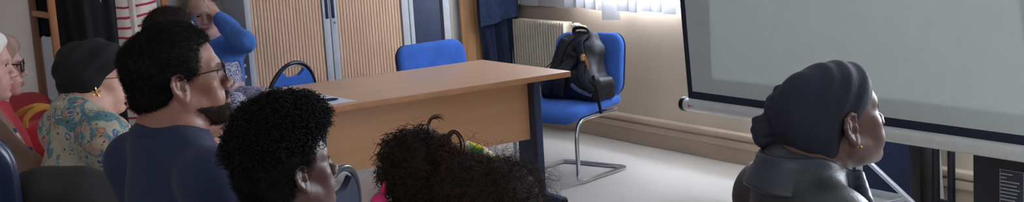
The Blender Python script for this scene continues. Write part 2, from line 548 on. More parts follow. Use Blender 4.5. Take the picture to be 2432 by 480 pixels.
# ------------------------------------------------------------------ radiator with its valve and pipes
M_rad = mat('cream_radiator_enamel', (206, 196, 176), 0.42, var=0.03)
M_chrome = mat('chrome', (205, 208, 212), 0.16, 1.0, var=0.02)
M_valve = mat('white_valve_plastic', (225, 226, 228), 0.4, var=0.02)
rd = empty('radiator', (XW-.07, 7.55, 0), 0, 'cream ribbed steel radiator below the window, behind the backpack chair', 'radiator')
rb = MB()
n = 24; L = .80; pitch = L/n
for i in range(n):
    y = -L/2+pitch*(i+.5)
    rb.box((-.052, y-pitch*.33, .17), (.03, y+pitch*.33, .79), .010, 3)
rb.box((-.028, -L/2+.01, .70), (.022, L/2-.01, .755), .008); rb.box((-.028, -L/2+.01, .2), (.022, L/2-.01, .255), .008)
rb.box((-.012, -L/2+.01, .2), (.012, L/2-.01, .77))
rb.build('fins', M_rad, rd)
for y in (-.24, .2): MB().box((.02, y, .62), (.064, y+.04, .68), .004).build('bracket', M_rad, rd)
MB().lathe([(0, -.06), (.017, -.06), (.021, -.05), (.022, -.01), (.017, .0), (.013, .004), (.013, .03), (0, .03)], (0, -L/2-.055, .765), 18, 'y').build('thermostat_head', M_valve, rd)
MB().tube(bez([(0, -L/2-.11, .765), (0, -L/2-.15, .765), (.02, -L/2-.165, .75), (.035, -L/2-.168, .66), (.04, -L/2-.168, .19)], 20), .009, 10).lathe([(.0, -.02), (.014, -.02), (.014, .02), (0, .02)], (0, -L/2-.118, .765), 12, 'y').build('pipe', M_rad, rd)

# ------------------------------------------------------------------ corner: navy curtain, pine panel, slim cupboard
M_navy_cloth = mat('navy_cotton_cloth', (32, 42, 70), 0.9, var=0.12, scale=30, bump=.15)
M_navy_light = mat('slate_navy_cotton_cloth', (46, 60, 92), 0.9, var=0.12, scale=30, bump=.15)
ct = empty('navy_curtain', (4.83, 7.88, 0), 0, 'dark navy curtain hanging in the corner beside the radiator', 'curtain')
def cfn(u, v):
    z = .30+v*2.05
    wob = .022*math.sin(u*17+.8*math.sin(z*3))+.012*math.sin(u*31+z*2)
    left = .0
    w = .27
    x = -.11+u*w+.02*math.sin(z*5)*(1-u)
    return (x, -.02+wob-.06*u, z)
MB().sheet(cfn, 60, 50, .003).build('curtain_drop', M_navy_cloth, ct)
def cfn2(u, v):
    z = .80+v*1.55
    low = (.075*(1-u)**.8-.03)*(1-v)**2
    x = -.12+u*.28-(.03*(1-v))*(1-u)
    return (x, -.065+.02*math.sin(u*13+1.4*v+.5)-.05*u-.015*(1-v)**2, z-low)
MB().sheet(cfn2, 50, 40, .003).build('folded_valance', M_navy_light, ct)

def pine_mat():
    t = NT('knotty_pine'); v = t.coord((1, 1, .09))
    g = t.noise(v, 16, 5, .6, .6)
    c = t.ramp(g, [(0.28, (168, 116, 74)), (0.5, (196, 146, 98)), (0.72, (210, 164, 116))])
    v2 = t.coord((1, 1, .55))
    vo = t.n('ShaderNodeTexVoronoi'); vo.inputs['Scale'].default_value = 6.5; vo.inputs['Randomness'].default_value = 1.0; t.l(v2, vo.inputs['Vector'])
    k = t.ramp(vo.outputs['Distance'], [(0.05, (255, 255, 255)), (0.14, (0, 0, 0))])
    t.color(t.mix(k, c, (104, 62, 38))); t.b.inputs['Roughness'].default_value = .5
    return t.m
M_pine = pine_mat()
pp = empty('pine_panel', (4.83, 7.955, 0), 0, 'tall knotty pine board panel on the back wall beside the navy curtain', 'panel')
for i in range(4):
    MB().box((-.235+i*.118, -.014, .02), (-.235+i*.118+.1165, .014, 2.4), .003).build('board', M_pine, pp)
for z in (.3, 1.9): MB().box((-.235, .014, z), (.235, .03, z+.08)).build('batten', M_pine, pp)

M_frame = mat('light_grey_steel', (196, 200, 204), 0.42, var=0.03)
M_cream = mat('cream_painted_pipe', (214, 200, 176), .45, var=.03)
M_brown = mat('dark_brown_wood', (86, 52, 40), .6, var=.1)
M_navy_steel = mat('navy_enamelled_steel', (44, 56, 84), 0.45, var=0.06, scale=3)
cp = empty('wall_pipe', (4.50, 7.93, 0), 0, 'cream vertical pipe against the back wall left of the pine panel', 'pipe')
MB().tube([(0, 0, .0), (0, 0, 2.75)], .019, 14).build('pipe_run', M_cream, cp)
for z in (.35, 1.9): MB().lathe([(.019, -.01), (.027, -.01), (.027, .01), (.019, .01)], (0, 0, z), 14, 'z', False).box((-.012, .022, z-.01), (.012, .066, z+.01)).build('pipe_clip', M_cream, cp)

YC = 7.58      # front plane of the cabinets
cu = empty('navy_cupboard', (4.145, YC, 0), 0, 'narrow cupboard with a navy door in a pale frame, right of the tambour cabinet', 'cupboard')
b = MB()
b.box((-.155, .0, .0), (-.125, .40, 1.98), .003).box((.105, .0, 0), (.155, .40, 1.98), .003).box((-.125, 0, 1.94), (.105, .40, 1.98), .003).box((-.125, 0, 0), (.105, .4, .07), .003).box((-.125, .38, .07), (.105, .40, 1.94))
b.build('carcass', M_frame, cu)
MB().box((-.123, .004, .075), (.082, .024, 1.935), .004).build('door', M_navy_steel, cu)
MB().box((.085, .008, .075), (.102, .02, 1.935), .002).build('hinge_strip', mat('black_rubber', (22, 22, 30), .6), cu)

# ------------------------------------------------------------------ tambour cabinet
def slat_mat():
    t = NT('beech_tambour_slats'); v = t.coord((1, 1, .05))
    t.color(t.ramp(t.noise(v, 60, 3), [(0.3, (220, 178, 144)), (0.7, (228, 190, 158))])); t.b.inputs['Roughness'].default_value = .5
    return t.m
M_slat = slat_mat()
tc = empty('tambour_cabinet', (3.405, YC, 0), 0, 'tall tambour cabinet with two beech slatted doors in a grey frame', 'cabinet')
W2 = .577
b = MB()
b.box((-W2, 0, 0), (-W2+.038, .39, 1.98), .003).box((W2-.05, 0, 0), (W2, .39, 1.98), .003)
b.box((-W2+.038, 0, 1.93), (W2-.05, .39, 1.98), .003).box((-W2+.038, 0, 0), (W2-.05, .39, .08), .003).box((-W2+.03, .37, .08), (W2-.04, .39, 1.93))
b.build('carcass', M_frame, tc)
def tambour(x0, x1):
    pr = []; n = int(round((x1-x0)/.0222)); p = (x1-x0)/n
    for i in range(n):
        x = x0+i*p
        pr += [(x, .022), (x+.0016, .022), (x+.0022, .013), (x+p*.5, .0118), (x+p-.0022, .013), (x+p-.0016, .022)]
    pr += [(x1, .022), (x1, .03), (x0, .03)]
    return MB().prism(pr, .085, 1.925, 'z')
M_groove = mat('dark_groove', (70, 44, 30), .8)
for x0, x1 in ((-W2+.04, -.052), (.056, W2-.056)):
    d = tambour(x0, x1).build('door', M_slat, tc, smooth=False)
    MB().box((x0, .0205, .09), (x1, .0215, 1.92)).build('groove_backing', M_groove, d, smooth=False)
for s in (-1, 1):
    st = MB().box((s*.0265+.002-.0235, .004, .085), (s*.0265+.002+.0235, .026, 1.925), .004).build('stile', M_frame, tc)
    MB().box((s*.021+.002-.012, .0015, .955), (s*.021+.002+.012, .0085, 1.16), .003).build('recessed_handle', mat('navy_plastic', (24, 30, 62), .4), st)
MB().lathe([(0, -.006), (.008, -.006), (.009, .004), (0, .004)], (.028, .002, .925), 14, 'y').build('lock', M_chrome, tc)
# ------------------------------------------------------------------ conference table
def beech_mat(name, c1, c2, c3, axis=(.12, 1, 1)):
    t = NT(name); v = t.coord(axis)
    g = t.noise(v, 22, 6, .62, .8); g2 = t.noise(v, 3.5, 3)
    c = t.mix(t.ramp(g2, [(.3, (0, 0, 0)), (.7, (255, 255, 255))]), t.ramp(g, [(.3, c1), (.7, c2)]), t.ramp(g, [(.3, c2), (.7, c3)]))
    t.color(c); t.b.inputs['Roughness'].default_value = .36; return t.m
M_top = beech_mat('beech_table_laminate', (206, 160, 126), (214, 172, 138), (222, 182, 150))
M_panel = beech_mat('beech_panel_laminate', (204, 150, 108), (212, 162, 120), (218, 172, 130))
M_edge = mat('beech_edge_band', (176, 124, 86), .45, var=.05)
M_leg = mat('navy_powder_coated_steel', (38, 52, 84), .42, var=.06)
M_black = mat('black_plastic', (22, 23, 28), .45, var=.1)
TX0, TX1, TY0, TY1 = 2.36, 3.715, 5.325, 6.205
tb = empty('conference_table', (3.0, 5.76, 0), 0, 'beech conference table with a deep front panel and navy legs', 'table')
tp = MB().box((TX0-3, TY0-5.76, .7395), (TX1-3, TY1-5.76, .7415), .001).build('tabletop', M_top, tb)
MB().box((TX0-3, TY0-5.76, .712), (TX1-3, TY1-5.76, .7396), .004).build('edge_band', M_edge, tp)
MB().box((TX0+.06-3, -.075, .345), (.675, -.057, .712), .002).build('modesty_panel', M_panel, tb)
for x in (TX0+.05-3, .676):
    lg = MB().box((x, -.135, .05), (x+.045, .06, .712), .012, 3).build('leg', M_leg, tb)
    MB().box((x-.004, -.33, .004), (x+.049, .30, .055), .014, 3).build('foot', M_leg, lg)
    MB().box((x+.006, -.345, .006), (x+.039, -.322, .047), .008).build('end_cap', M_black, lg)
    for y in (-.29, .26): MB().lathe([(0, 0), (.016, 0), (.016, .006), (0, .006)], (x+.022, y, 0), 12).build('glide', M_black, lg)

M_paper = mat('white_paper', (226, 228, 236), .7, var=.015)
sh = [on_z(x, y, .742) for x, y in ((752, 222), (848, 240), (778, 250), (690, 230))]
c0 = sum(sh)/4
pa = MB(); pa.add([tuple(p-c0+[0, 0, .0003]) for p in sh]+[tuple(p-c0+[0, 0, .0011]) for p in sh], [(0, 1, 2, 3), (7, 6, 5, 4), (0, 4, 5, 1), (1, 5, 6, 2), (2, 6, 7, 3), (3, 7, 4, 0)])
o = pa.build('paper_sheet', M_paper, smooth=False); o.location = Vector(c0); tag(o, 'white sheet of paper lying on the beech table', 'paper')
pc = on_z(776, 238, .75)
o = MB().tube([(-.045, .02, 0), (.03, -.012, 0), (.05, -.02, 0)], [.007, .007, .003], 10).tube([(-.05, .021, .006), (-.02, .009, .009)], .0025, 6).build('pen', mat('dark_blue_plastic', (20, 28, 70), .3)); o.location = Vector(pc)+Vector((0, 0, .0018)); tag(o, 'dark pen lying on the white sheet of paper', 'pen')

# ------------------------------------------------------------------ blue upholstered cantilever chairs
def fabric(name, c, var=.10):
    t = NT(name); v = t.coord()
    a = t.noise(v, 9, 4); b = t.noise(v, 420, 2)
    t.color(t.mix(t.ramp(b, [(.35, (0, 0, 0)), (.65, (255, 255, 255))]), t.ramp(a, [(.3, [x*(1-var) for x in c]), (.7, [min(255, x*(1+var)) for x in c])]), [x*.82 for x in c]))
    t.b.inputs['Roughness'].default_value = .9; t.b.inputs['Sheen Weight'].default_value = .05; t.bump(b, .2, .002); return t.m
M_blue = fabric('royal_blue_upholstery', (66, 120, 218))
M_shell = mat('dark_navy_plastic_shell', (26, 34, 62), .5)
def pillow(prof_w, prof_h, r, t, fn, n=6, crown=.35):
    """padded slab: rounded-rect outline in (u,v) with rounded rim and crowned faces, mapped by fn(u,v,w)"""
    out = rrect(prof_w, prof_h, r, n); m = len(out); V = []; F = []
    rings = [(-1, .0), (-1, .55), (-1, .86), (-.72, .965), (-.0, 1.0), (.72, .965), (1, .86), (1, .55), (1, 0)]
    rings = [(-1-crown, .02)] + [(-1-crown*.75, .45), (-1-crown*.3, .8), (-.85, .95), (-.4, .995), (.4, .995), (.85, .95), (1+crown*.3, .8), (1+crown*.75, .45)] + [(1+crown, .02)]
    for w, s in rings:
        for (u, v) in out: V.append(fn(u*s, v*s, w*t/2))
    for i in range(len(rings)-1):
        for k in range(m):
            j = (k+1) % m; F.append((i*m+k, i*m+j, (i+1)*m+j, (i+1)*m+k))
    F.append(tuple(range(m-1, -1, -1))); F.append(tuple((len(rings)-1)*m+k for k in range(m)))
    q = MB().add(V, F); q.sh = 179; return q
def make_cantilever(label):
    """front is +Y; origin on the floor"""
    r = empty('cantilever_chair', (0, 0, 0), 0, label, 'chair', None)
    def seatmap(u, v, w):
        roll = max(0, (v-.10)/.16); z = .425+w-.055*roll**2.2 + .012*max(0, -v/.25)
        return (u, v+.02, z)
    pillow(.50, .52, .07, .062, seatmap, 7, .15).build('seat', M_blue, r)
    def backmap(u, v, w):
        z = .632+v; lean = (z-.45)*.14
        hol = .03*(u/.25)**2
        return (u, -.225-lean+hol*.7+w, z)
    bk = pillow(.50, .378, .085, .05, backmap, 8, .2).build('backrest', M_blue, r)
    def shellmap(u, v, w):
        p = backmap(u*.985, v*.985, w*.4); return (p[0], p[1]-.030, p[2])
    pillow(.50, .378, .085, .03, shellmap, 8, .2).build('back_shell', M_shell, bk)
    pts = []
    half = [(.215, -.19, .372), (.215, .10, .372), (.216, .17, .360), (.218, .205, .325), (.222, .225, .26), (.228, .232, .10), (.23, .235, .045), (.23, .21, .016), (.23, .16, .0135), (.23, -.19, .0135), (.225, -.222, .0135), (.195, -.235, .0135)]
    P = [np.array(p) for p in half]
    pts = bez(P, 66)
    full = [tuple(p) for p in pts]+[(-p[0], p[1], p[2]) for p in reversed(pts)]
    MB().tube(full, .0125, 12).build('sled_frame', M_chrome, r)
    MB().box((-.215, -.10, .370), (.215, -.06, .386), .003).box((-.215, .08, .370), (.215, .12, .386), .003).build('cross_bar', M_black, r)
    for s in (-1, 1):
        MB().tube([(s*.12, -.16, .385), (s*.12, -.235, .39), (s*.12, -.29, .46), (s*.12, -.31, .56)], .011, 10).build('back_upright', M_chrome, r)
    return r
chA = make_cantilever('blue cantilever chair holding the black backpack, right of the table')
chA.location = (4.22, 6.10, 0); chA.rotation_euler = (0, 0, PI/2+.31)
chB = copy_tree(chA); chB['label'] = 'blue padded chair pushed in behind the beech table, in front of the cabinets'
chB.location = (3.69, 6.47, 0); chB.rotation_euler = (0, 0, PI+.12)
for o in (chA, chB): o['group'] = 'blue cantilever chairs by the table'

# ------------------------------------------------------------------ hoop-backed stacking chairs
M_blue2 = fabric('bright_blue_chair_fabric', (62, 120, 222))
M_tube = mat('black_glossy_tube', (20, 23, 34), .32, 0.0, var=.1)
M_highlight = mat('silver_grey_highlight', (176, 180, 190), .3, .5, var=.03)
M_navyfab = fabric('dark_navy_chair_fabric', (26, 32, 62))
def make_hoop_chair(label, fab, tubem):
    r = empty('hoop_back_chair', (0, 0, 0), 0, label, 'chair')
    def smap(u, v, w): return (u, v+.02, .455+w)
    pillow(.42, .40, .12, .035, smap, 8, .2).build('seat', fab, r)
    def yb(z): return -.20-(z-.45)*.20
    hoop = []
    for i in range(49):
        a = PI*i/48
        z = .60+.245*math.sin(a)**.9; x = .205*math.cos(a)*(1 if True else 1)
        hoop.append((x, yb(z), z))
    leg_r = [(.20, -.215, .44), (.205, yb(.52), .52), (.206, yb(.58), .58)]
    full = leg_r+hoop+[(-p[0], p[1], p[2]) for p in reversed(leg_r)]
    MB().tube(full, .0112, 12).build('hoop_frame', tubem, r)
    MB().tube([(p[0]*.945, p[1]+.006, p[2]-(p[2]-.60)*.055 if p[2] > .6 else p[2]) for p in hoop], .0048, 8).build('hoop_highlight', M_highlight, r)  # pale tube added as the highlight line along the hoop
    # padded back filling the hoop below the hand hole
    def bfn(u, v):
        z0 = .56; zt = .60+.232*math.sqrt(max(0, 1-((u-.5)*2*.97)**2))
        zt = min(zt, .60+.232-.062*math.exp(-((u-.5)*2/.48)**4))
        z = z0+(zt-z0)*v; x = (u-.5)*2*.195
        return (x, yb(z)+.004, z)
    MB().sheet(bfn, 40, 16, .022).build('back_pad', fab, r)
    for s in (-1, 1):
        MB().tube(bez([(s*.185, .19, .435), (s*.195, .205, .40), (s*.21, .225, .012)], 12), .011, 10).build('leg', tubem, r)
        MB().tube(bez([(s*.20, -.205, .45), (s*.205, -.21, .40), (s*.215, -.25, .012)], 12), .011, 10).build('leg', tubem, r)
        MB().tube([(s*.185, .19, .437), (s*.20, -.205, .437)], .010, 10).build('seat_rail', tubem, r)
    return r
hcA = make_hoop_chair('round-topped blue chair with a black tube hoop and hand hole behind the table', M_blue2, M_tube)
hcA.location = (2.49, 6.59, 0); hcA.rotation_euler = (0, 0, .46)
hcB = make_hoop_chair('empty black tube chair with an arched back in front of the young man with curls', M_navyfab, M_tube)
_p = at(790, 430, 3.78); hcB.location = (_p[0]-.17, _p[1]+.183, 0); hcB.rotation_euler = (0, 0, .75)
for o in (hcA, hcB): o['group'] = 'hoop-backed chairs'

# ------------------------------------------------------------------ black backpack on the blue chair
M_pack = mat('black_backpack_nylon', (15, 16, 24), .5, var=.2, scale=25, bump=.55, bscale=38)
M_strap = mat('black_webbing', (26, 28, 38), .7, var=.1)
M_leather = mat('tan_leather', (196, 140, 90), .5, var=.1)
M_buckle = mat('pale_grey_plastic', (178, 182, 186), .4)
bpq = empty('backpack', (4.235, 6.06, .458), PI/2+.31, 'black backpack with padded straps slumped on the blue chair', 'backpack')
# local axes of the backpack: +Y points where the chair faces, +X is away from the camera
S = Sdf()
S.box((.01, -.035, .085), (.185, .115, .095), .06, roty(.05), .03)
S.box((-.135, -.03, .07), (.10, .10, .08), .045, roty(-.2), .03)
S.box((.0, -.085, .20), (.150, .078, .13), .055, rotx(.22), .05)
S.box((-.01, -.128, .315), (.085, .050, .07), .038, rotx(.22), .05)
S.box((.145, -.02, .07), (.075, .085, .07), .04, roty(.2), .02)
S.cap((-.05, -.03, .30), (-.14, .0, .12), .03, .035, .03); S.cap((.05, -.04, .30), (.12, .0, .14), .03, .035, .03)
S.half((0, 0, .002), (0, 0, -1), .01)
def pk(x, y, z): return .008*wnoise((x, y, z), 26, 5, 3)
pbody = mesh_sdf('pack_body', S, M_pack, bpq, .006, (0, 0, 0), disp=pk)
PV, _q = mesh_arrays(pbody)
def on_pack(x, z, lift):
    d = (PV[:, 0]-x)**2+(PV[:, 2]-z)**2; c = PV[d < .016**2]
    return (x, (c[:, 1].max() if len(c) else PV[np.argmin(d), 1])+lift, z)
def strap(pts, w, t, name, m, parent, n=44, lift=.004):
    """flat webbing laid over the front face of the pack through (x, z) points"""
    P = bez([(x, z, 0) for x, z in pts], n); Q = [on_pack(p[0], p[1], lift) for p in P]
    Q = np.array(Q); Q[1:-1, 1] = (Q[:-2, 1]+Q[1:-1, 1]+Q[2:, 1])/3
    return MB().tube([tuple(q) for q in Q], 1.0, 14, flat=((0, 1, .35), t, w)).build(name, m, parent)
M_spad = mat('charcoal_strap_mesh', (26, 30, 42), .85, var=.15, scale=40, bump=.25, bscale=220)
strap([(.045, .365), (.072, .30), (.09, .21), (.10, .12), (.14, .06)], .033, .013, 'shoulder_strap', M_spad, bpq)
strap([(-.055, .365), (-.072, .30), (-.10, .22), (-.14, .13), (-.20, .06)], .024, .010, 'shoulder_strap', M_spad, bpq)
strap([(-.02, .27), (.005, .19), (.03, .10), (.045, .035)], .042, .018, 'back_pad', M_spad, bpq)
MB().tube(bez([(.055, -.115, .365), (.04, -.105, .405), (-.04, -.105, .405), (-.065, -.115, .365)], 20), 1.0, 8, flat=((0, 0, 1), .008, .012)).build('grab_handle', M_strap, bpq)
p_ = on_pack(.05, .345, .010); MB().box((p_[0]-.016, p_[1]-.008, p_[2]-.014), (p_[0]+.016, p_[1]+.008, p_[2]+.014), .005).build('strap_buckle', mat('dark_grey_buckle', (70, 74, 88), .4), bpq)
p_ = np.array(on_pack(-.108, .245, .012)); lt = MB().tube([p_+(.004, -.004, .022), p_+(0, .004, .004), p_+(-.004, .006, -.012)], [.012, .017, .014], 12).build('leather_tag', M_leather, bpq)
for dx in (0, .010): MB().tube(bez([p_+(-.006-dx, .004, .016), p_+(-.024-dx, .010, -.012), p_+(-.034-dx*.6, .010, -.065)], 14), 1, 8, flat=((0, 1, 0), .0025, .006)).build('leather_strip', M_leather, lt)
strap([(-.06, .10), (-.11, .07), (-.19, .04)], .012, .005, 'side_webbing', mat('slate_webbing', (84, 98, 134), .7), bpq)
for i_, seam in enumerate(([(-.09, .33), (-.13, .22), (-.175, .10), (-.20, .04)], [(.10, .33), (.15, .22), (.175, .12)], [(-.17, .10), (-.10, .12), (-.05, .13)])):
    strap(seam, .0035, .003, 'zip_seam', M_strap, pbody, lift=.001)
MB().tube(bez([(-.19, .05, .15), (-.225, .07, .07), (-.25, .085, -.02), (-.262, .09, -.06)], 20), 1.0, 8, flat=((0, 1, 0), .005, .012)).build('hanging_strap', M_strap, bpq)
MB().tube(bez([(.19, .04, .14), (.235, .07, .11), (.235, .085, .05), (.195, .075, .02)], 16), 1.0, 8, flat=((1, 0, 0), .003, .010)).build('side_loop', M_strap, bpq)
MB().box((.185, .075, .028), (.222, .09, .058), .004, rot=Matrix.Rotation(.5, 3, 'Y')).build('side_buckle', M_buckle, bpq)

# ------------------------------------------------------------------ projection screen on its tripod
XS = 4.50
M_screen = mat('matte_white_screen', (184, 191, 189), .9, var=.01)
M_border = mat('black_screen_border', (26, 30, 52), .85, var=.05)
M_case = mat('light_grey_screen_case', (196, 196, 194), .38, var=.02)
M_red = mat('red_print', (190, 36, 52), .5); M_print = mat('dark_print', (40, 40, 52), .5)
pL = on_x(1636, 236, XS); yl = float(pL[1]); zc = float(on_x(1650, 250, XS)[2])
yh = float(on_x(2035, 372, XS+.03)[1]); WS = 2*(yl-yh); ps = empty('projection_screen', (XS, yl-WS/2, 0), 0, 'big projection screen with a black border rising from its grey tube case', 'screen')
R_ = .036
def zy(y): return zc
def fabric_fn(u, v):
    z = zc+.02+v*2.0; return (-.058*(z-zc), (WS/2)*(1-2*u), z)
e = .042
def part_sheet(u0, u1, v0, v1, dx):
    def f(u, v):
        p = fabric_fn(u0+(u1-u0)*u, v0+(v1-v0)*v); return (p[0]+dx, p[1], p[2])
    return f
eu = e*.95/WS; ev = .058/2.0
MB().sheet(part_sheet(eu, 1-eu, ev, 1-.02, 0), 8, 8, .0012).build('screen_fabric', M_screen, ps, sharp=60)
bd = MB()
for a in ((0, eu, 0, 1), (1-eu, 1, 0, 1), (eu, 1-eu, 0, ev), (eu, 1-eu, .98, 1)): bd.sheet(part_sheet(*a, 0), 4, 4, .0012)
bd.build('border', M_border, ps, sharp=60)
cs = MB().lathe([(0, -WS/2-.02), (R_, -WS/2-.02), (R_, WS/2+.02), (0, WS/2+.02)], (0, 0, zc), 36, 'y', False).build('case_tube', M_case, ps)
for s in (-1, 1):
    a, b_ = sorted((s*(WS/2+.015), s*(WS/2+.055)))
    MB().lathe([(0, a), (R_+.002, a), (R_+.0045, a+.006), (R_+.0045, b_-.012), (R_-.004, b_), (0, b_)], (0, 0, zc), 36, 'y', False).build('end_cap', M_black, cs)
for nm, txt, sz, dy, m_ in (('logo_text', 'K30', .013, -.052, M_print),):
    cu_ = bpy.data.curves.new('logo', 'FONT'); cu_.body = txt; cu_.size = sz; cu_.extrude = .0003; cu_.align_y = 'CENTER'
    tmp = bpy.data.objects.new('logo', cu_); COL.objects.link(tmp); bpy.context.view_layer.update()
    me = bpy.data.meshes.new_from_object(tmp.evaluated_get(bpy.context.evaluated_depsgraph_get())); bpy.data.objects.remove(tmp)
    o = bpy.data.objects.new(nm, me); COL.objects.link(o); me.materials.append(m_); o.parent = cs
    o.location = (-R_-.0004, WS/2+dy, zc); o.rotation_euler = (PI/2, 0, -PI/2)
MB().box((-R_-.0012, WS/2-.047, zc-.008), (-R_+.003, WS/2-.035, zc+.007), .001).build('logo_mark', M_red, cs)
# tripod: centre pole and three legs
M_leg_w = mat('light_grey_leg_tube', (198, 202, 212), .35, .3, var=.02)
tri = (0.045, 0.0)
pole = MB().box((tri[0]-.012, tri[1]-.012, .05), (tri[0]+.012, tri[1]+.012, zc+2.0), .003).build('centre_pole', M_leg_w, ps)
for dx, dy in ((-.02, -.55), (-.42, .30), (.28, .26)):
    lg = MB().tube([(tri[0], tri[1], zc-.125), (tri[0]+dx, tri[1]+dy, .012)], 1.0, 8, flat=((0, 0, 1), .011, .015)).build('leg', M_leg_w, ps)
    MB().tube([(tri[0], tri[1], .06), (tri[0]+dx*.52, tri[1]+dy*.52, .155)], .007, 8).build('brace', M_leg_w, lg)
    MB().lathe([(0, 0), (.014, 0), (.012, .03), (0, .03)], (tri[0]+dx, tri[1]+dy, 0), 12).build('rubber_foot', M_black, lg)
MB().box((tri[0]-.03, tri[1]-.03, zc-.16), (tri[0]+.03, tri[1]+.03, zc-.09), .006).build('hub', M_black, ps)
MB().box((tri[0]-.015, tri[1]-.03, zc+1.97), (tri[0]+.02, tri[1]+.03, zc+2.03), .004).build('top_hook', M_black, ps)

# the room's projector throws a dim rectangle of light on the screen
pj = bpy.data.lights.new('projector_lamp', 'SPOT'); pj.energy = 48; pj.spot_size = math.radians(60); pj.spot_blend = 0.0; pj.shadow_soft_size = .01; pj.color = (.82, .95, 1.0)
pjo = bpy.data.objects.new('projector_lamp', pj); COL.objects.link(pjo); pjo.location = (1.0, yh, 2.3)
# aim it so that the rectangle covers the inside of the screen
_c = Vector((XS-.04, yh, zc+1.02)); pjo.rotation_euler = (_c-pjo.location).to_track_quat('-Z', 'Y').to_euler()
bpy.context.view_layer.update()
pj.use_nodes = True; nt = pj.node_tree; em = nt.nodes['Emission']
geo = nt.nodes.new('ShaderNodeNewGeometry'); vt = nt.nodes.new('ShaderNodeVectorTransform'); vt.vector_type = 'VECTOR'; vt.convert_from = 'WORLD'; vt.convert_to = 'OBJECT'
nt.links.new(geo.outputs['Incoming'], vt.inputs[0]); sp = nt.nodes.new('ShaderNodeSeparateXYZ'); nt.links.new(vt.outputs[0], sp.inputs[0])
def M2(op, a, b):
    n = nt.nodes.new('ShaderNodeMath'); n.operation = op
    for i, q in enumerate((a, b)):
        if hasattr(q, 'links'): nt.links.new(q, n.inputs[i])
        elif q is not None: n.inputs[i].default_value = q
    return n.outputs[0]
_inv = pjo.matrix_world.inverted()
_e = [_inv @ Vector(v) for v in (on_x(1690, 185, XS-.012), on_x(2060, 233, XS-.012))]
hx_ = abs(_e[0].x/_e[0].z); hy_ = abs(_e[0].y/_e[0].z)
ax_ = M2('ABSOLUTE', M2('DIVIDE', sp.outputs[0], sp.outputs[2]), None); ay_ = M2('ABSOLUTE', M2('DIVIDE', sp.outputs[1], sp.outputs[2]), None)
nt.links.new(M2('MULTIPLY', M2('LESS_THAN', ax_, hx_), M2('LESS_THAN', ay_, hy_)), em.inputs['Strength'])
# ------------------------------------------------------------------ things under the screen, against the right wall
M_navyboard = mat('navy_felt_board', (28, 38, 74), .85, var=.08, scale=4)
bo = empty('pin_board', (XW-.10, 4.30, 0), 0, 'navy pin board in a pale frame leaning on the wall under the screen', 'board')
Rl = Matrix.Rotation(-.10, 3, 'Y')
def lean(mb): mb.V = [tuple(Rl @ Vector(v)) for v in mb.V]; return mb
lean(MB().box((-.008, -.26, .035), (.008, .26, .54))).build('felt', M_navyboard, bo)
lean(MB().box((-.016, -.30, .0), (.014, .30, .04), .004).box((-.016, -.30, .54), (.014, .30, .575), .004).box((-.016, .262, .0), (.014, .30, .575), .004).box((-.016, -.30, 0), (.014, -.262, .575), .004)).build('frame', M_frame, bo)
sd = empty('floor_stand', (4.66, 3.74, 0), 0, 'black floor stand with two upright posts under the screen', 'stand')
MB().box((-.18, -.12, .0), (.16, .16, .03), .008).build('base', M_black, sd)
for y in (-.035, .05): MB().tube([(0, y, .02), (0, y, .62)], .0175, 14).build('post', M_black, sd)
MB().box((-.05, .10, .03), (.05, .165, .46), .01).build('motor_box', M_black, sd)
for z in (.14, .40): MB().tube([(0, -.05, z), (0, .07, z)], .010, 10).build('cross_tie', M_black, sd)
ab = empty('loudspeaker', (4.70, 3.26, 0), 0, 'black loudspeaker cabinet with a white rating plate under the screen, at the right edge', 'speaker')
MB().box((-.16, -.24, .012), (.18, .24, .42), .014, 3).build('cabinet', mat('black_speaker_vinyl', (20, 22, 30), .55, var=.1, scale=40, bump=.3, bscale=200), ab)
lb = MB().box((-.1625, -.02, .22), (-.159, .10, .37), .001).build('rating_plate', mat('dark_grey_label', (46, 48, 58), .5), ab)
M_lab = mat('pale_label_print', (150, 154, 162), .6)
pr_ = MB(); rr = random.Random(5)
for i in range(8):
    z = .235+i*.016
    pr_.box((-.1636, .098-rr.uniform(.03, .1), z), (-.1624, .094, z+.005))
for a in ((-.1636, -.018, .222, -.1624, .098, .2235), (-.1636, -.018, .3665, -.1624, .098, .368), (-.1636, -.018, .222, -.1624, -.0165, .368), (-.1636, .0965, .222, -.1624, .098, .368)): pr_.box(a[:3], a[3:])
pr_.build('label_print', M_lab, lb, smooth=False)
for x in (-.12, .14):
    for y in (-.2, .2): MB().lathe([(0, 0), (.018, 0), (.02, .013), (0, .013)], (x, y, 0), 12).build('foot', M_black, ab)
cb = MB().tube(bez([(4.47, 3.50, .16), (4.45, 3.58, .10), (4.46, 3.66, .055), (4.5, 3.76, .045)], 20), .007, 8).build('cable', M_black)
tag(cb, 'black cable running from the loudspeaker to the floor stand', 'cable')
# ------------------------------------------------------------------ the left side: garment rack, clothes, board, red chair and bag
M_ramin = mat('orange_brown_wood', (170, 108, 64), .5, var=.12, scale=9, stretch=(1, 1, .15))
M_dwood = mat('dull_brown_wood', (128, 88, 66), .55, var=.12, scale=9, stretch=(1, 1, .15))
pr = at(138, 150, 6.15); RX, RY = float(pr[0]), float(pr[1])
gr = empty('garment_rack', (RX, RY, 0), 0, 'wooden garment rack with an open end frame carrying the coats', 'rack')
MB().box((-.016, -.016, 0), (.016, .016, 1.82), .003).build('front_post', M_ramin, gr)
MB().box((-.016, .41, 0), (.016, .442, 1.82), .003).build('rear_post', M_dwood, gr)  # darker wood than the front post, shade put into the colour
for z in (1.215, .22, 1.78): MB().box((-.011, .0, z-.014), (.011, .43, z+.014), .003).build('crossbar', M_ramin, gr)
MB().tube([(-.02, .21, 1.78), (.80, .21, 1.78)], .014, 12).build('hanging_rail', M_ramin, gr)
MB().box((.60, .194, .02), (.632, .226, 1.78), .003).box((.58, .0, .0), (.652, .43, .03), .004).build('far_post', M_ramin, gr)
MB().box((0, .19, .21), (.61, .23, .23), .003).build('stretcher', M_ramin, gr)

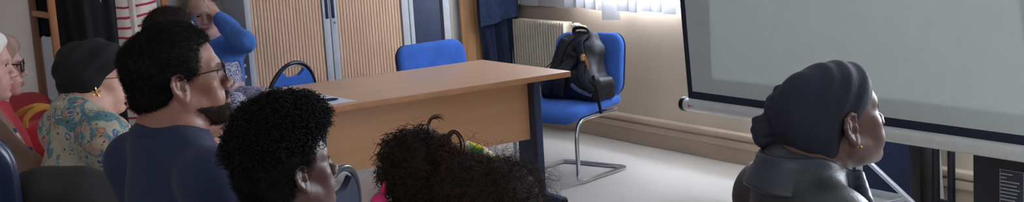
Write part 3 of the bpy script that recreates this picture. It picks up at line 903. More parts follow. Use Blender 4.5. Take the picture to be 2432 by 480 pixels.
M_coat = mat('black_wool_cloth', (14, 15, 20), .92, var=.2, scale=14, bump=.25, bscale=120)
def hang(name, root_name, xc, yc, wtop, wbot, ztop, zbot, depth, m, label, cat, folds=7, seed=0, skew=0.0, group=None, part='cloth'):
    r = empty(root_name, (xc, yc, 0), 0, label, cat, group)
    rr = random.Random(seed); ph = [rr.uniform(0, 6.28) for _ in range(4)]
    def fn(u, v):
        z = zbot+(ztop-zbot)*v
        sh = min(1, (ztop-z)/.10); w = (wbot+(wtop-wbot)*v)*(.35+.65*math.sin(sh*PI/2))
        a = 2*PI*u
        fold = 1+.16*(1-.7*v)*math.sin(folds*a+ph[0]+.9*math.sin(z*2.2+ph[1]))+.06*math.sin(2.3*folds*a+ph[2]+z*3)
        d = depth*(.3+.7*math.sin(sh*PI/2))
        x = math.cos(a)*w/2*(1+.03*math.sin(5*z+ph[3])); y = math.sin(a)*d*fold
        return (x+skew*(1-v), y, z+.012*math.sin(3*a+ph[1])*(1-v)**3)
    V = MB().sheet(fn, 120, 46)
    V.build(part, m, r)
    MB().tube(bez([(0, 0, ztop-.03), (0, 0, ztop+.02), (.012, 0, ztop+.06), (0, 0, ztop+.082), (-.014, 0, ztop+.07)], 14), .0025, 8).tube([(-wtop*.4, 0, ztop-.06), (0, 0, ztop-.02), (wtop*.4, 0, ztop-.06)], .008, 8).build('hanger', M_dwood, r)
    return r
pc1 = at(212, 60, 6.1)
hang('c', 'black_coat', RX+.215, RY+.21, .30, .34, 1.70, .42, .14, M_coat, 'long black coat hanging on the wooden rack behind the woman in the black turban', 'coat', 6, 2)
pc2 = at(96, 40, 6.6)
hang('c', 'black_jacket', float(pc2[0])+.02, RY+.46, .14, .11, 1.70, 1.09, .05, M_coat, 'short black jacket hanging between the posts of the wooden rack', 'jacket', 4, 4)
def stripe_mat():
    t = NT('cream_and_red_stripes'); v = t.coord()
    sx = t.n('ShaderNodeSeparateXYZ'); t.l(v, sx.inputs[0])
    def mth(op, a, b=None):
        m = t.n('ShaderNodeMath', operation=op)
        for i, q in enumerate((a, b)):
            if q is None: continue
            if hasattr(q, 'links'): t.l(q, m.inputs[i])
            else: m.inputs[i].default_value = q
        return m.outputs[0]
    nz = t.noise(v, 7, 2)
    z = mth('ADD', sx.outputs[2], mth('MULTIPLY', nz, .022))
    zz = mth('ADD', z, mth('MULTIPLY', mth('ABSOLUTE', sx.outputs[0]), -.10))
    f = mth('FRACT', mth('MULTIPLY', zz, 19.5))
    t.color(t.ramp(f, [(0.0, (222, 210, 202)), (.70, (218, 206, 198)), (.74, (164, 44, 66)), (.94, (170, 50, 72)), (.98, (222, 210, 202))]))
    t.b.inputs['Roughness'].default_value = .9; return t.m
M_stripe = stripe_mat()
M_offwhite = mat('off_white_cotton', (206, 196, 188), .9, var=.05)
ps1 = at(322, 60, 6.3)
sg = hang('c', 'striped_cardigan', float(ps1[0]), RY+.21, .40, .40, 1.70, .60, .10, M_stripe, 'cream cardigan with thin red stripes and a plain front band hanging on the rack', 'cardigan', 5, 8, part='knit')
for dx, w in ((-.115, .032), (.05, .03)):
    def pf(u, v, dx=dx, w=w):
        z = .60+1.05*v
        return (dx+(u-.5)*w+.012*math.sin(4*z), -.118-.012*math.sin(4.2*z)-.01*math.cos((u-.5)*3), z)
    MB().sheet(pf, 4, 30, .006).build('front_band', M_offwhite, sg)
# pale partition board with a wooden frame behind the rack
M_board = mat('off_white_board', (232, 220, 208), .7, var=.03, scale=3)
pb = at(48, 150, 7.0)
wb = empty('partition_board', (float(pb[0])-.42, 7.35, 0), 0, 'off white board in a brown wooden frame behind the garment rack', 'board')
MB().box((-.6, -.012, .70), (.50, .012, 1.9)).build('board', M_board, wb, smooth=False)
MB().box((-.64, -.02, .66), (.54, .02, .70), .004).box((-.64, -.02, 1.9), (.54, .02, 1.94), .004).box((-.64, -.02, .66), (-.6, .02, 1.94), .004).box((.50, -.02, .66), (.54, .02, 1.94), .004).build('frame', M_dwood, wb)
for x in (-.55, .45):
    MB().box((x-.02, -.02, 0), (x+.02, .02, .66), .004).build('leg', M_dwood, wb)
    MB().box((x-.02, -.22, 0), (x+.02, .22, .03), .004).build('leg_foot', M_dwood, wb)
# red upholstered chair with a bag on it
M_redfab = fabric('dark_red_upholstery', (150, 36, 44))
M_redbag = fabric('bright_red_cloth', (206, 44, 52), .08)
pq = at(92, 246, 5.75)
rc = empty('red_armchair', (float(pq[0])-.12, float(pq[1])+.1, 0), .15, 'dark red upholstered chair standing below the wooden rack', 'chair')
pillow(.62, .56, .08, .12, lambda u, v, w: (u, v, .40+w), 6, .15).build('seat', M_redfab, rc)
pillow(.66, .46, .10, .10, lambda u, v, w: (u, .27+.12*(v/.23)*.4+w, .62+v), 6, .2).build('backrest', M_redfab, rc)
for sx in (-.26, .26):
    for sy in (-.22, .22): MB().tube([(sx, sy, .36), (sx*1.04, sy*1.05, .006)], [.02, .014], 10).build('leg', M_dwood, rc)
bgp = at(96, 278, 5.6)
M_ochre = mat('ochre_webbing', (186, 134, 50), .8)
bg = empty('red_tote_bag', (float(bgp[0]), float(bgp[1]), .475), .25, 'bright red cloth bag with ochre handles beside the woman in the patterned shirt', 'bag')
S = Sdf(); S.box((0, 0, .14), (.17, .07, .17), .03, None, .02); S.half((0, 0, .0), (0, 0, -1), .01)
mesh_sdf('bag_body', S, M_redbag, bg, .009, (0, 0, 0), disp=lambda x, y, z: .006*wnoise((x, y, z), 30, 3, 2))
for y in (-.055, .055): MB().tube(bez([(-.10, y, .29), (-.085, y*.9, .345), (0, y*.7, .375), (.085, y*.9, .345), (.10, y, .29)], 24), 1, 8, flat=((0, 1, 0), .004, .013)).build('handle', M_ochre, bg)
MB().box((-.03, -.077, .03), (.005, -.070, .28), .002).build('white_stripe', mat('pale_webbing', (216, 206, 196), .8), bg)
# ------------------------------------------------------------------ people
def skin_mat(name, c, lipc=None, rough=.48):
    t = NT(name); v = t.coord()
    a = t.noise(v, 28, 4); b = t.noise(v, 6, 2)
    base = t.ramp(a, [(.3, [x*.93 for x in c]), (.7, [min(255, x*1.05) for x in c])])
    t.color(t.mix(t.ramp(b, [(.35, (0, 0, 0)), (.75, (90, 90, 90))]), base, (min(255, c[0]*1.04), c[1]*.90, c[2]*.86)))
    t.b.inputs['Roughness'].default_value = rough
    t.b.inputs['Subsurface Weight'].default_value = .06
    t.b.inputs['Subsurface Radius'].default_value = (.012, .005, .003)
    t.bump(t.noise(v, 420, 2), .10, .001)
    return t.m
def hair_mat(name, c, rough=.7):
    m = mat(name, c, rough, var=.25, scale=40, spec=.15); return m
M_sclera = mat('eye_white', (188, 178, 170), .25, var=.02); M_iris = mat('dark_brown_iris', (52, 32, 22), .2, var=.1)
M_lens = NT('spectacle_lens'); M_lens.b.inputs['Transmission Weight'].default_value = 1; M_lens.b.inputs['Roughness'].default_value = .02; M_lens.b.inputs['IOR'].default_value = 1.08
M_lens.b.inputs['Base Color'].default_value = (.80, .82, .86, 1); M_lens = M_lens.m
M_lash = mat('black_lash', (22, 18, 18), .7)
M_gold = mat('gold', (222, 178, 96), .25, 1.0, var=.03)
M_shoe = mat('black_shoe_leather', (26, 24, 26), .45)

def bearing(px, a): return THETA+math.atan((px-1216)/FPX)+PI/2-math.radians(a)
def frame_from(o, psi, pitch=0, roll=0): return Frame(o, rotz(-psi) @ rotx(math.radians(pitch)) @ roty(math.radians(roll)))

def head_sdf(S, h, s=1.0, nose=1.0, nose_w=1.0, lips=1.0, jaw=1.0, cheek=1.0, chin=1.0, brow=1.0, ear=1.0, fatneck=1.0, crz=1.0):
    R = h.R; P = lambda x, y, z: h.p((x*s, y*s, z*s))
    E = lambda c, r, k=.02, op='+', RR=None: S.ell(P(*c), np.array(r)*s, R if RR is None else R @ RR, k*s, op)
    C = lambda a, b, ra, rb=None, k=.015, op='+': S.cap(P(*a), P(*b), ra*s, None if rb is None else rb*s, k*s, op)
    E((0, -.016, .040), (.0745, .096, .086*crz)); E((0, .030, .030), (.062, .066, .070), .03)
    E((0, .034, -.030), (.060*cheek, .058, .082), .03)
    E((0, .028, -.072), (.053*jaw, .052, .042), .03)
    for q in (-1, 1):
        C((q*.058*jaw, .0, -.055), (q*.022, .072, -.104), .018, .014, .03)
        E((q*.042, .062, -.026), (.024*cheek, .022, .022), .02)
        C((q*.042, .073, .021), (q*.008, .090, .020), .011*brow, .010*brow, .02)
        E((q*.035, .068, -.062), (.022*cheek, .024, .026), .02)
    E((0, .081, -.104), (.021*chin, .017*chin, .017), .02)
    E((0, .074, -.066), (.029, .026, .026), .02)
    for q in (-1, 1): S.sph(P(q*.031, .100, .001), .0135*s, .014*s, '-')
    for q in (-1, 1):
        S.ell(P(q*.031, .0785, 0), np.array((.0155, .0140, .0135))*s, R, .006*s)
        S.cap(P(q*.021, .0950, -.001), P(q*.040, .0900, .0005), .0048*s, .0042*s, .003*s, '-')
    n = nose
    C((0, .087, .010), (0, .090+.022*n, -.030), .0078, .0095, .014)
    E((0, .090+.024*n, -.036), (.0125*nose_w, .0125, .0105), .010)
    for q in (-1, 1):
        E((q*.0135*nose_w, .098+.006*n, -.0405), (.0088*nose_w, .0105, .008), .008)
        S.sph(P(q*.0075*nose_w, .104+.010*n, -.0478), .0042*s, .004*s, '-')
    # lips
    C((-.021, .089, -.071), (0, .0985+.003*lips, -.0665), .0045, .0060*lips, .007); C((.021, .089, -.071), (0, .0985+.003*lips, -.0665), .0045, .0060*lips, .007)
    C((-.019, .088, -.0735), (.0, .0965+.003*lips, -.0785), .0045, .0070*lips, .007); C((.019, .088, -.0735), (0, .0965+.003*lips, -.0785), .0045, .0070*lips, .007)
    C((-.023, .0925, -.0722), (0, .109+.003*lips, -.0722), .0014, .0017, .003, '-'); C((.023, .0925, -.0722), (0, .109+.003*lips, -.0722), .0014, .0017, .003, '-')
    E((0, .099, -.0935), (.02, .008, .005), .008, '-')
    # ears
    for q in (-1, 1):
        RR = rotz(q*.38) @ rotx(.14)
        e = ear
        E((q*.0755, -.010, -.012), (.0075, .0185*e, .030*e), .006, '+', RR)
        E((q*.0845, -.004, -.015), (.007, .0085*e, .0135*e), .004, '-', RR)
        E((q*.0855, -.010, .006), (.005, .009*e, .008*e), .004, '-', RR)
        ring = [(q*.075, .004, .000), (q*.079, .002, .014), (q*.083, -.008, .0195), (q*.087, -.021, .013), (q*.0885, -.0255, -.002), (q*.086, -.0225, -.017), (q*.081, -.014, -.031), (q*.076, -.006, -.040)]
        cx = np.array((q*.079, -.010, -.011))
        ring = [tuple(cx+(np.array(p)-cx)*np.array((1, e, e))) for p in ring]
        for p0, p1 in zip(ring, ring[1:]): C(p0, p1, .0040, .0040, .004)
        C(ring[-1], (q*.075, .000, -.034), .0070*e, .005, .006)
        C((q*.077, .003, -.010), (q*.079, .002, -.018), .0048, .004, .004)
        C((q*.081, -.014, .006), (q*.0825, -.017, -.012), .0035, .0035, .004)

def hand(S, w, f, n, t, curl=(.35, .35, .3), sc=1.0, thumb=.6, spread=.10, k=.006):
    """w wrist, f finger direction, n palm normal (fingers curl that way), t towards the thumb"""
    w, f, n, t = [np.array(v, float) for v in (w, f, n, t)]
    f /= np.linalg.norm(f); n = n-f*(n @ f); n /= np.linalg.norm(n); t = t-f*(t @ f)-n*(t @ n); t /= np.linalg.norm(t)
    R = np.stack([t, f, n], 1)
    S.box(w+f*.052*sc, np.array((.037, .048, .0135))*sc, .012*sc, R, .012)
    S.cap(w-f*.01, w+f*.02, .026*sc, .024*sc, .02)
    tips = []
    for i, (o, L, r) in enumerate(((.029, .074, .0088), (.010, .083, .0092), (-.010, .077, .0088), (-.028, .060, .0078))):
        p = w+f*(.092-.004*abs(i-1))*sc+t*o*sc; d = f+t*spread*(1.2-i*.8); d /= np.linalg.norm(d); a = 0
        for j, (q, c) in enumerate(zip((.46, .30, .24), curl)):
            a += c; v = d*math.cos(a)+n*math.sin(a); e = p+v*L*q*sc
            S.cap(p, e, r*sc*(1-.08*j), r*sc*(.94-.10*j), k*.6); p = e
        tips.append((p, v))
    p = w+f*.022*sc+t*.028*sc; d = f*.75+t*.75*thumb+n*.35; d /= np.linalg.norm(d); e = p+d*.042*sc
    S.cap(p, e, .0135*sc, .0105*sc, .010)
    d2 = d+f*.35+n*.15; d2 /= np.linalg.norm(d2); S.cap(e, e+d2*.034*sc, .0102*sc, .0085*sc, .004)
    return tips

class Person:
    def __init__(s, label, px, py, D, a, pitch=0, roll=0, body_a=None, sc=1.0, nb_back=.045, nb_down=.165, sw=.185, fat=1.0, lean=.04,
                 skin=None, lip=None, head={}, arms=None, seat=.52, nb_side=0.0, fine=.003, sleeve=None, shirt_m=None, pants_m=None, name='person', shirt_name='shirt', wr=.003,
                 shirt_inflate=.012, shirt_step=.008):
        s.h = frame_from(at(px, py, D), bearing(px, a), pitch, roll); s.sc = sc
        s.psi = bearing(px, body_a if body_a is not None else a)
        s.f = np.array([math.sin(s.psi), math.cos(s.psi), 0]); s.r = np.array([math.cos(s.psi), -math.sin(s.psi), 0]); up = np.array([0, 0, 1.]); s.up = up
        RB = np.stack([s.r, s.f, up], 1); s.RB = RB
        nb = s.h.o-s.f*nb_back*sc-up*nb_down*sc+s.r*nb_side; s.nb = nb
        hc = np.array([nb[0], nb[1], seat])-s.f*lean; s.hc = hc
        s.off = np.array([hc[0], hc[1], 0.0])
        s.root = empty(name, s.off, 0, label, 'person', 'people seated in the audience')
        B = Sdf()
        head_sdf(B, s.h, sc, **head)
        fn = head.get('fatneck', 1.0)
        B.cap(s.h.p((0, -.030*sc, -.045*sc)), nb+up*.0, .052*sc*fn, .060*sc*fn, .03)
        T = []     # torso pieces shared by body and shirt
        sh = {}
        for q in (-1, 1):
            sh[q] = nb+s.r*q*sw*sc-up*.075*sc-s.f*.005
            T.append(('cap', nb+s.r*q*.03*sc+up*.006-s.f*.012, sh[q]-s.r*q*.01+up*.004, .052*sc, .050*sc, .08))
            T.append(('sph', sh[q], .060*sc*(.5+.5*fat), .04))
        cc = nb-up*.21*sc+s.f*.02
        mid = (cc+hc)/2+s.f*.01
        T.append(('cap', nb-up*.02, cc, .07*sc, .10*sc, .05))
        T.append(('ell', cc, (sw*.88*sc, .118*sc*fat, .185*sc), .06))
        T.append(('ell', mid, (.155*sc*fat, .125*sc*fat, .19), .06))
        T.append(('ell', hc+up*.03, (.172*fat, .135*fat, .12), .06))
        s.sh = sh
        A = []
        s.arm = {}
        for q in (-1, 1):
            if arms and q in arms: el, wr_ = [np.array(v, float) for v in arms[q][:2]]
            else:
                el = sh[q]-up*.25*sc+s.r*q*.035+s.f*.06; wr_ = hc+s.f*.27+s.r*q*.085+up*.145
            s.arm[q] = (el, wr_)
            A.append(('cap', sh[q], el, .052*sc*(.4+.6*fat), .043*sc, .04)); A.append(('cap', el, wr_, .042*sc, .028*sc, .02))
        Lg = []
        s.kn = {}
        for q in (-1, 1):
            hip = hc+s.r*q*.085; kn = hc+s.f*.43*sc+s.r*q*.105; kn[2] = .52*sc if sc > .9 else .48
            an = kn+s.f*.02; an = np.array([an[0], an[1], .085])
            s.kn[q] = (kn, an)
            Lg.append(('cap', hip, kn, .088*fat, .060, .05)); Lg.append(('cap', kn, an, .056, .040, .02))
        def put(S, items):
            for it in items:
                if it[0] == 'cap': S.cap(it[1], it[2], it[3], it[4], it[5])
                elif it[0] == 'sph': S.sph(it[1], it[2], it[3])
                else: S.ell(it[1], it[2], RB, it[3])
        put(B, T); put(B, A); put(B, Lg)
        for q in (-1, 1):
            an = s.kn[q][1]; B.cap(an-up*.03, an+s.f*.13-up*.05, .035, .026, .02)
        hands = []
        for q in (-1, 1):
            el, w = s.arm[q]
            if arms and q in arms and len(arms[q]) > 2: f_, n_, t_, cu = arms[q][2:6]
            else: f_, n_, t_, cu = s.f-up*.25-s.r*q*.25, -up, -s.r*q, (.25, .35, .3)
            hand(B, w, f_, n_, t_, cu, sc*.97)
            hands.append(np.array(w)+np.array(f_)/np.linalg.norm(f_)*.08)
        # grid: fine near the head and the hands, coarse elsewhere
        lo, hi = B.bounds(); lo = lo-.03; hi = hi+.03
        ax = []
        for i in range(3):
            fi = [(s.h.o[i]-.15*sc, s.h.o[i]+.15*sc, fine)]+[(p[i]-.10, p[i]+.10, .0055) for p in hands]
            ax.append(axis_grid(lo[i], hi[i], fi, .013))
        F = B.eval(*ax); F[0] = F[-1] = .1; F[:, 0] = F[:, -1] = .1; F[:, :, 0] = F[:, :, -1] = .1
        V, Q = surface_nets(F, *ax)
        mats = [skin]; mi = None
        if lip is not None:
            mats.append(lip); L = ((V[Q].mean(1)-s.h.o) @ s.h.R)/sc
            x, y, z = L.T
            ll = .0058
            zc = -.0722; up_ = zc+.0085*np.maximum(0, 1-(np.abs(x)/.0235)**1.6)-.0018*np.exp(-(x/.005)**2); dn_ = zc-.0115*np.maximum(0, 1-(np.abs(x)/.0225)**2)
            mi = ((y > .082) & (np.abs(x) < .0235) & (z < up_) & (z > dn_)).astype(np.int32)
        s.body = link_mesh('body', V, Q, mats, s.root, True, mi, None, s.off)
        # eyes
        for q in (-1, 1):
            e = MB(); n1, n2 = 16, 12; Vv = []; Ff = []; mm = []
            for i in range(n2+1):
                th = PI*i/n2
                for k in range(n1):
                    ph = 2*PI*k/n1; d = np.array((math.sin(th)*math.cos(ph), math.cos(th), math.sin(th)*math.sin(ph)))
                    Vv.append(s.h.p((np.array((q*.031, .0785, 0))+d*np.array((.0128, .0128, .0128)))*sc)-s.off)
            for i in range(n2):
                for k in range(n1):
                    Ff.append((i*n1+k, i*n1+(k+1) % n1, (i+1)*n1+(k+1) % n1, (i+1)*n1+k)); mm.append(1 if i < 3 else 0)
            link_mesh('eye', Vv, Ff, [M_sclera, M_iris], s.root, True, mm)
        for q in (-1, 1):
            MB().tube([s.h.p(np.array(p)*sc)-s.off for p in bez([(q*.0195, .0962, .0010), (q*.025, .0972, .0052), (q*.033, .0955, .0066), (q*.040, .0915, .0048), (q*.0445, .0870, .0008)], 12)], .0011*sc, 6).build('eyelashes', M_lash, s.root)
        # shirt
        if shirt_m is not None:
            G = Sdf(); put(G, T)
            for q in (-1, 1):
                el, w = s.arm[q]
                if sleeve == 'long':
                    G.cap(sh[q], el, .056*sc*(.4+.6*fat), .047*sc, .04); G.cap(el, el+(w-el)*.93, .046*sc, .034*sc, .02)
                elif sleeve == 'short': G.cap(sh[q], sh[q]+(el-sh[q])*.62, .057*sc*(.4+.6*fat), .060*sc, .04)
                else: G.cap(sh[q], el, .056*sc*(.4+.6*fat), .05*sc, .04)
            G.cap(nb-up*.10-s.f*.01, nb-up*.012-s.f*.006, .075*fn*sc, .060*fn*sc, .04)
            G.half(hc-up*.03, -up, .01)
            s.G = G
            sd_ = int(abs(px)*7+py) % 97
            def dsp(x, y, z): return wr*wnoise((x, y, z*.6), 16, sd_, 3)
            s.shirt = mesh_sdf(shirt_name, G, shirt_m, s.root, shirt_step, s.off, inflate=shirt_inflate, disp=dsp)
        if pants_m is not None:
            G = Sdf(); G.ell(hc+up*.0, (.178*fat, .145*fat, .12), RB, .05); put(G, Lg)
            mesh_sdf('trousers', G, pants_m, s.root, .013, s.off, inflate=.012)
        for q in (-1, 1):
            an = s.kn[q][1]; G = Sdf(); G.cap(an-up*.036, an+s.f*.145-up*.047, .042, .034, .02); G.cap(an-up*.03, an-s.f*.03-up*.045, .040, .036, .02); G.half((0, 0, .003), (0, 0, -1), .004)
            mesh_sdf('shoe', G, M_shoe, s.root, .008, s.off)
    def P(s, x, y, z): return s.h.p((x*s.sc, y*s.sc, z*s.sc))
    def L(s, pts): return [s.h.p(np.array(p)*s.sc)-s.off for p in pts]
    def ell(s, S, c, r, k=.02, op='+', RR=None): S.ell(s.P(*c), np.array(r)*s.sc, s.h.R if RR is None else s.h.R @ RR, k, op)
    def bx(s, S, c, hf, rad=.01, k=.01, op='-'): S.box(s.P(*c), np.array(hf)*s.sc, rad, s.h.R, k, op)
    def cap(s, S, a, b, ra, rb=None, k=.015, op='+'): S.cap(s.P(*a), s.P(*b), ra*s.sc, None if rb is None else rb*s.sc, k, op)
    def local(s, V): return ((np.asarray(V)-s.h.o) @ s.h.R)/s.sc
    def mesh(s, name, S, m, step, parent=None, disp=None, inflate=0, mi=None, post=None):
        return mesh_sdf(name, S, m, parent or s.root, step, s.off, disp=disp, inflate=inflate, mi=mi, post=post)
    def brows(s, m, z=.0215, th=1.0):
        for q in (-1, 1):
            MB().tube(s.L([(q*.012, .0945, z), (q*.024, .0945, z+.004), (q*.036, .088, z+.005), (q*.047, .077, z)]), [.0026*th, .0036*th, .0032*th, .0015], 8).build('eyebrow', m, s.root)
    def glasses(s, m, w=.024, hgt=.019, y=.107, z=-.002, r=.0016, cx=.032, lens=True):
        fr = MB()
        for q in (-1, 1):
            o = [(q*cx+u, y-.10*abs(q*cx+u)**1.0*abs(q*cx+u)/.03*.5, z+v) for u, v in rrect(2*w, 2*hgt, .012, 4)]
            fr.tube(s.L(o), r*s.sc, 6, closed=True)
        fr.tube(s.L([(-cx+w-.002, y-.002, z+.006), (0, y+.003, z+.009), (cx-w+.002, y-.002, z+.006)]), r*s.sc, 6)
        g = fr.build('spectacle_frame', m, s.root)
        for q in (-1, 1):
            MB().tube(s.L([(q*(cx+w), y-.006, z+.010), (q*.071, .080, z+.012), (q*.080, .01, z+.012), (q*.081, -.012, z+.006), (q*.079, -.026, z-.014)]), r*.9*s.sc, 6).build('temple_arm', m, g)
            if lens:
                o = [(q*cx+u*.95, y-.10*abs(q*cx+u)**2/.03*.5, z+v*.95) for u, v in rrect(2*w, 2*hgt, .012, 4)]
                A = s.L([(p[0], p[1]-.0008, p[2]) for p in o]); Bq = s.L([(p[0], p[1]+.0008, p[2]) for p in o]); k = len(o)
                MB().add(A+Bq, [tuple(range(k-1, -1, -1)), tuple(range(k, 2*k))]+[(i, (i+1) % k, k+(i+1) % k, k+i) for i in range(k)]).build('lens', M_lens, g, smooth=False)
        return g
def fuzz(obj, m, name, n, length, rad, curl, turns, droop=0.0, seed=1, keep=None, segs=6, jitter=.4, sides=3):
    V, Q = mesh_arrays(obj); N = vnormals(V, Q); r = np.random.default_rng(seed)
    idx = np.arange(len(V))
    if keep is not None: idx = idx[keep(V)]
    idx = r.choice(idx, min(n, len(idx)), replace=False)
    Vs, Fs = strands(V[idx]-N[idx]*.002, N[idx], length, rad, curl, turns, droop, seed, segs, sides, jitter)
    return link_mesh(name, Vs, Fs, m, obj, True)

M_hair_blk = hair_mat('black_brown_hair', (20, 18, 20))
M_hair_dk = hair_mat('dark_brown_hair', (34, 26, 24))
M_hair_br = hair_mat('brown_hair', (58, 40, 32))
M_specs = mat('dark_spectacle_plastic', (30, 22, 22), .3)
M_pants = mat('dark_trouser_cloth', (34, 36, 46), .9)
M_lip_brown = skin_mat('brown_lips', (118, 70, 66)); M_lip_pink = skin_mat('pink_lips', (172, 98, 96)); M_lip_dark = skin_mat('dark_lips', (70, 42, 42))
# ---- man in the navy T-shirt
M_skin_man = skin_mat('warm_brown_skin', (128, 86, 72))
M_tee = fabric('navy_jersey', (22, 31, 64), .08)
man = Person('man with short black afro, glasses and beard in a navy T-shirt', 425, 188, 3.25, 6, 7, 0, body_a=26, sc=1.06, nb_back=.035, nb_down=.150, sw=.205, fat=1.10, lean=.06,
             skin=M_skin_man, lip=M_lip_brown, head=dict(nose=1.0, nose_w=1.15, lips=1.25, cheek=1.08, jaw=1.06, fatneck=1.22, ear=1.12), fine=.0028, sleeve='short', shirt_m=M_tee, pants_m=M_pants, shirt_name='t_shirt')
S = Sdf(); man.ell(S, (0, -.018, .048), (.092, .116, .086)); man.ell(S, (0, -.06, -.02), (.076, .066, .075), .03); man.ell(S, (0, -.004, .078), (.080, .068, .056), .03)
man.bx(S, (0, .152, -.03), (.2, .1, .108), .02, .02); man.bx(S, (0, .082, -.125), (.2, .1, .115), .02, .012)
for q in (-1, 1): man.ell(S, (q*.095, -.010, -.014), (.035, .024, .036), .008, '-')
man.bx(S, (0, -.05, -.16), (.2, .2, .1), .01, .02)
hr = man.mesh('hair', S, M_hair_blk, .0034, disp=lambda x, y, z: .0022*wnoise((x, y, z), 240, 4, 2)+.004*wnoise((x, y, z), 42, 6, 2))
fuzz(hr, M_hair_blk, 'curls', 14000, .011, .00045, .005, 1.5, seed=3)
S = Sdf(); head_sdf(S, man.h, man.sc, nose=.6, lips=.4, cheek=1.08, jaw=1.08, chin=1.08)
S.half(man.P(0, .09, -.083), man.h.d((0, .16, 1)), .008); S.half(man.P(0, .012, -.08), man.h.d((0, -1, .25)), .01)
S.ell(man.P(0, .108, -.078), np.array((.017, .018, .009))*man.sc, man.h.R, .004, '-')
for q in (-1, 1):
    man.cap(S, (q*.024, .0885, -.066), (q*.004, .1015, -.0605), .0048, .0050, .004); man.cap(S, (q*.024, .0885, -.066), (q*.030, .080, -.088), .0050, .0065, .008)
M_beard = hair_mat('dark_brown_beard', (46, 34, 31))
bd_ = man.mesh('beard', S, M_beard, .0032, inflate=.0035, disp=lambda x, y, z: .0010*wnoise((x, y, z), 260, 8, 2))
fuzz(bd_, M_beard, 'beard_hair', 6000, .007, .0005, .002, .7, .3, seed=5)
man.brows(M_hair_blk, .022, 1.2); man.glasses(M_specs, .0245, .0205, .112, -.002, .0019)
MB().tube([man.nb+man.RB @ np.array((.086*math.cos(t), .082*math.sin(t)-.010, .016-.024*math.sin(t)))-man.off for t in np.linspace(0, 2*PI, 40, endpoint=False)], .0135, 10, closed=True).build('collar', M_tee, man.root)

# ---- woman with the black turban and patterned shirt
def paisley_mat():
    t = NT('multicolour_paisley_print'); v = t.coord()
    nz = t.n('ShaderNodeTexNoise'); nz.inputs['Scale'].default_value = 16; t.l(v, nz.inputs['Vector'])
    ad = t.n('ShaderNodeVectorMath', operation='MULTIPLY_ADD'); t.l(nz.outputs['Color'], ad.inputs[0]); ad.inputs[1].default_value = (.06, .06, .06); t.l(v, ad.inputs[2]); w = ad.outputs[0]
    base = t.ramp(t.noise(w, 12, 3), [(.30, (150, 140, 124)), (.50, (170, 160, 142)), (.53, (74, 122, 128)), (.60, (62, 108, 124)), (.63, (160, 128, 114)), (.74, (180, 158, 140))])
    vo = t.n('ShaderNodeTexVoronoi'); vo.inputs['Scale'].default_value = 23; t.l(w, vo.inputs['Vector'])
    ring = t.ramp(vo.outputs['Distance'], [(.0, (255, 255, 255)), (.20, (255, 255, 255)), (.23, (0, 0, 0)), (.33, (0, 0, 0)), (.36, (255, 255, 255)), (.42, (255, 255, 255)), (.45, (0, 0, 0))], 'LINEAR')
    cell = t.ramp(vo.outputs['Color'], [(.0, (176, 52, 50)), (.25, (186, 116, 80)), (.42, (176, 166, 146)), (.58, (52, 112, 130)), (.74, (60, 84, 146)), (.88, (214, 206, 188))], 'CONSTANT')
    c = t.mix(ring, base, cell)
    vo2 = t.n('ShaderNodeTexVoronoi'); vo2.feature = 'DISTANCE_TO_EDGE'; vo2.inputs['Scale'].default_value = 85; t.l(w, vo2.inputs['Vector'])
    c = t.mix(t.ramp(vo2.outputs['Distance'], [(.03, (150, 150, 150)), (.06, (0, 0, 0))]), c, (186, 178, 160))
    vo3 = t.n('ShaderNodeTexVoronoi'); vo3.inputs['Scale'].default_value = 44; t.l(w, vo3.inputs['Vector'])
    c = t.mix(t.ramp(vo3.outputs['Distance'], [(.16, (255, 255, 255)), (.2, (0, 0, 0))]), c, (66, 58, 66))
    t.color(c); t.b.inputs['Roughness'].default_value = .8; return t.m
M_paisley = paisley_mat()
M_turban = mat('black_turban_cloth', (12, 12, 15), .9, var=.15, scale=20, bump=.2, bscale=150)
M_skin_tan = skin_mat('light_tan_skin', (196, 150, 132))
tw = Person('woman in a black turban, glasses and gold earring in a multicoloured patterned shirt', 224, 188, 4.4, -2, -2, 0, body_a=22, sc=1.0, nb_back=.05, nb_down=.115, sw=.175, fat=1.30, lean=.10,
            skin=M_skin_tan, lip=M_lip_pink, head=dict(cheek=1.12, jaw=1.12, nose_w=1.1, nose=.85, lips=1.1, fatneck=1.25, chin=1.05), fine=.0036, sleeve='long', shirt_m=M_paisley, pants_m=M_pants, wr=.004, shirt_inflate=.016)
S = Sdf(); tw.ell(S, (0, -.022, .046), (.092, .112, .094)); tw.ell(S, (0, -.065, .01), (.084, .062, .092), .03); tw.ell(S, (0, .03, .075), (.078, .076, .060), .03)

for q in (-1, 1): tw.ell(S, (q*.052, -.016, -.012), (.044, .042, .052), .03)
S.half(tw.P(0, .092, .050), tw.h.d((0, .72, -.69)), .006)
S.half(tw.P(0, -.02, -.075), tw.h.d((0, .25, -1)), .01)
def tfold(x, y, z):
    u = (np.stack([x, y, z], -1)-tw.h.o) @ tw.h.R
    return .0035*np.sin(115*(u[:, 1]*.55-u[:, 2]*.75)+2.0*np.sin(30*u[:, 0]))+.002*wnoise((x, y, z), 40, 3, 2)
tb_ = tw.mesh('turban', S, M_turban, .0042, disp=tfold)
tw.brows(M_hair_dk, .021, .8); tw.glasses(mat('thin_dark_spectacle_metal', (44, 34, 32), .3, .4), .023, .018, .110, -.004, .0013)
e_ = MB()
for k in range(5):
    a = 2*PI*k/5+.3; c = np.array((.092, .004, -.036)); d = np.array((0, math.cos(a), math.sin(a)))
    e_.tube(tw.L([c+d*.003, c+d*.012, c+d*.020]), [.002, .0042, .0012], 8)
e_.tube(tw.L([(.086, .002, -.030), (.092, .004, -.036), (.092, .016, -.050)]), .0016, 6).build('earring', M_gold, tw.root)
S = Sdf()
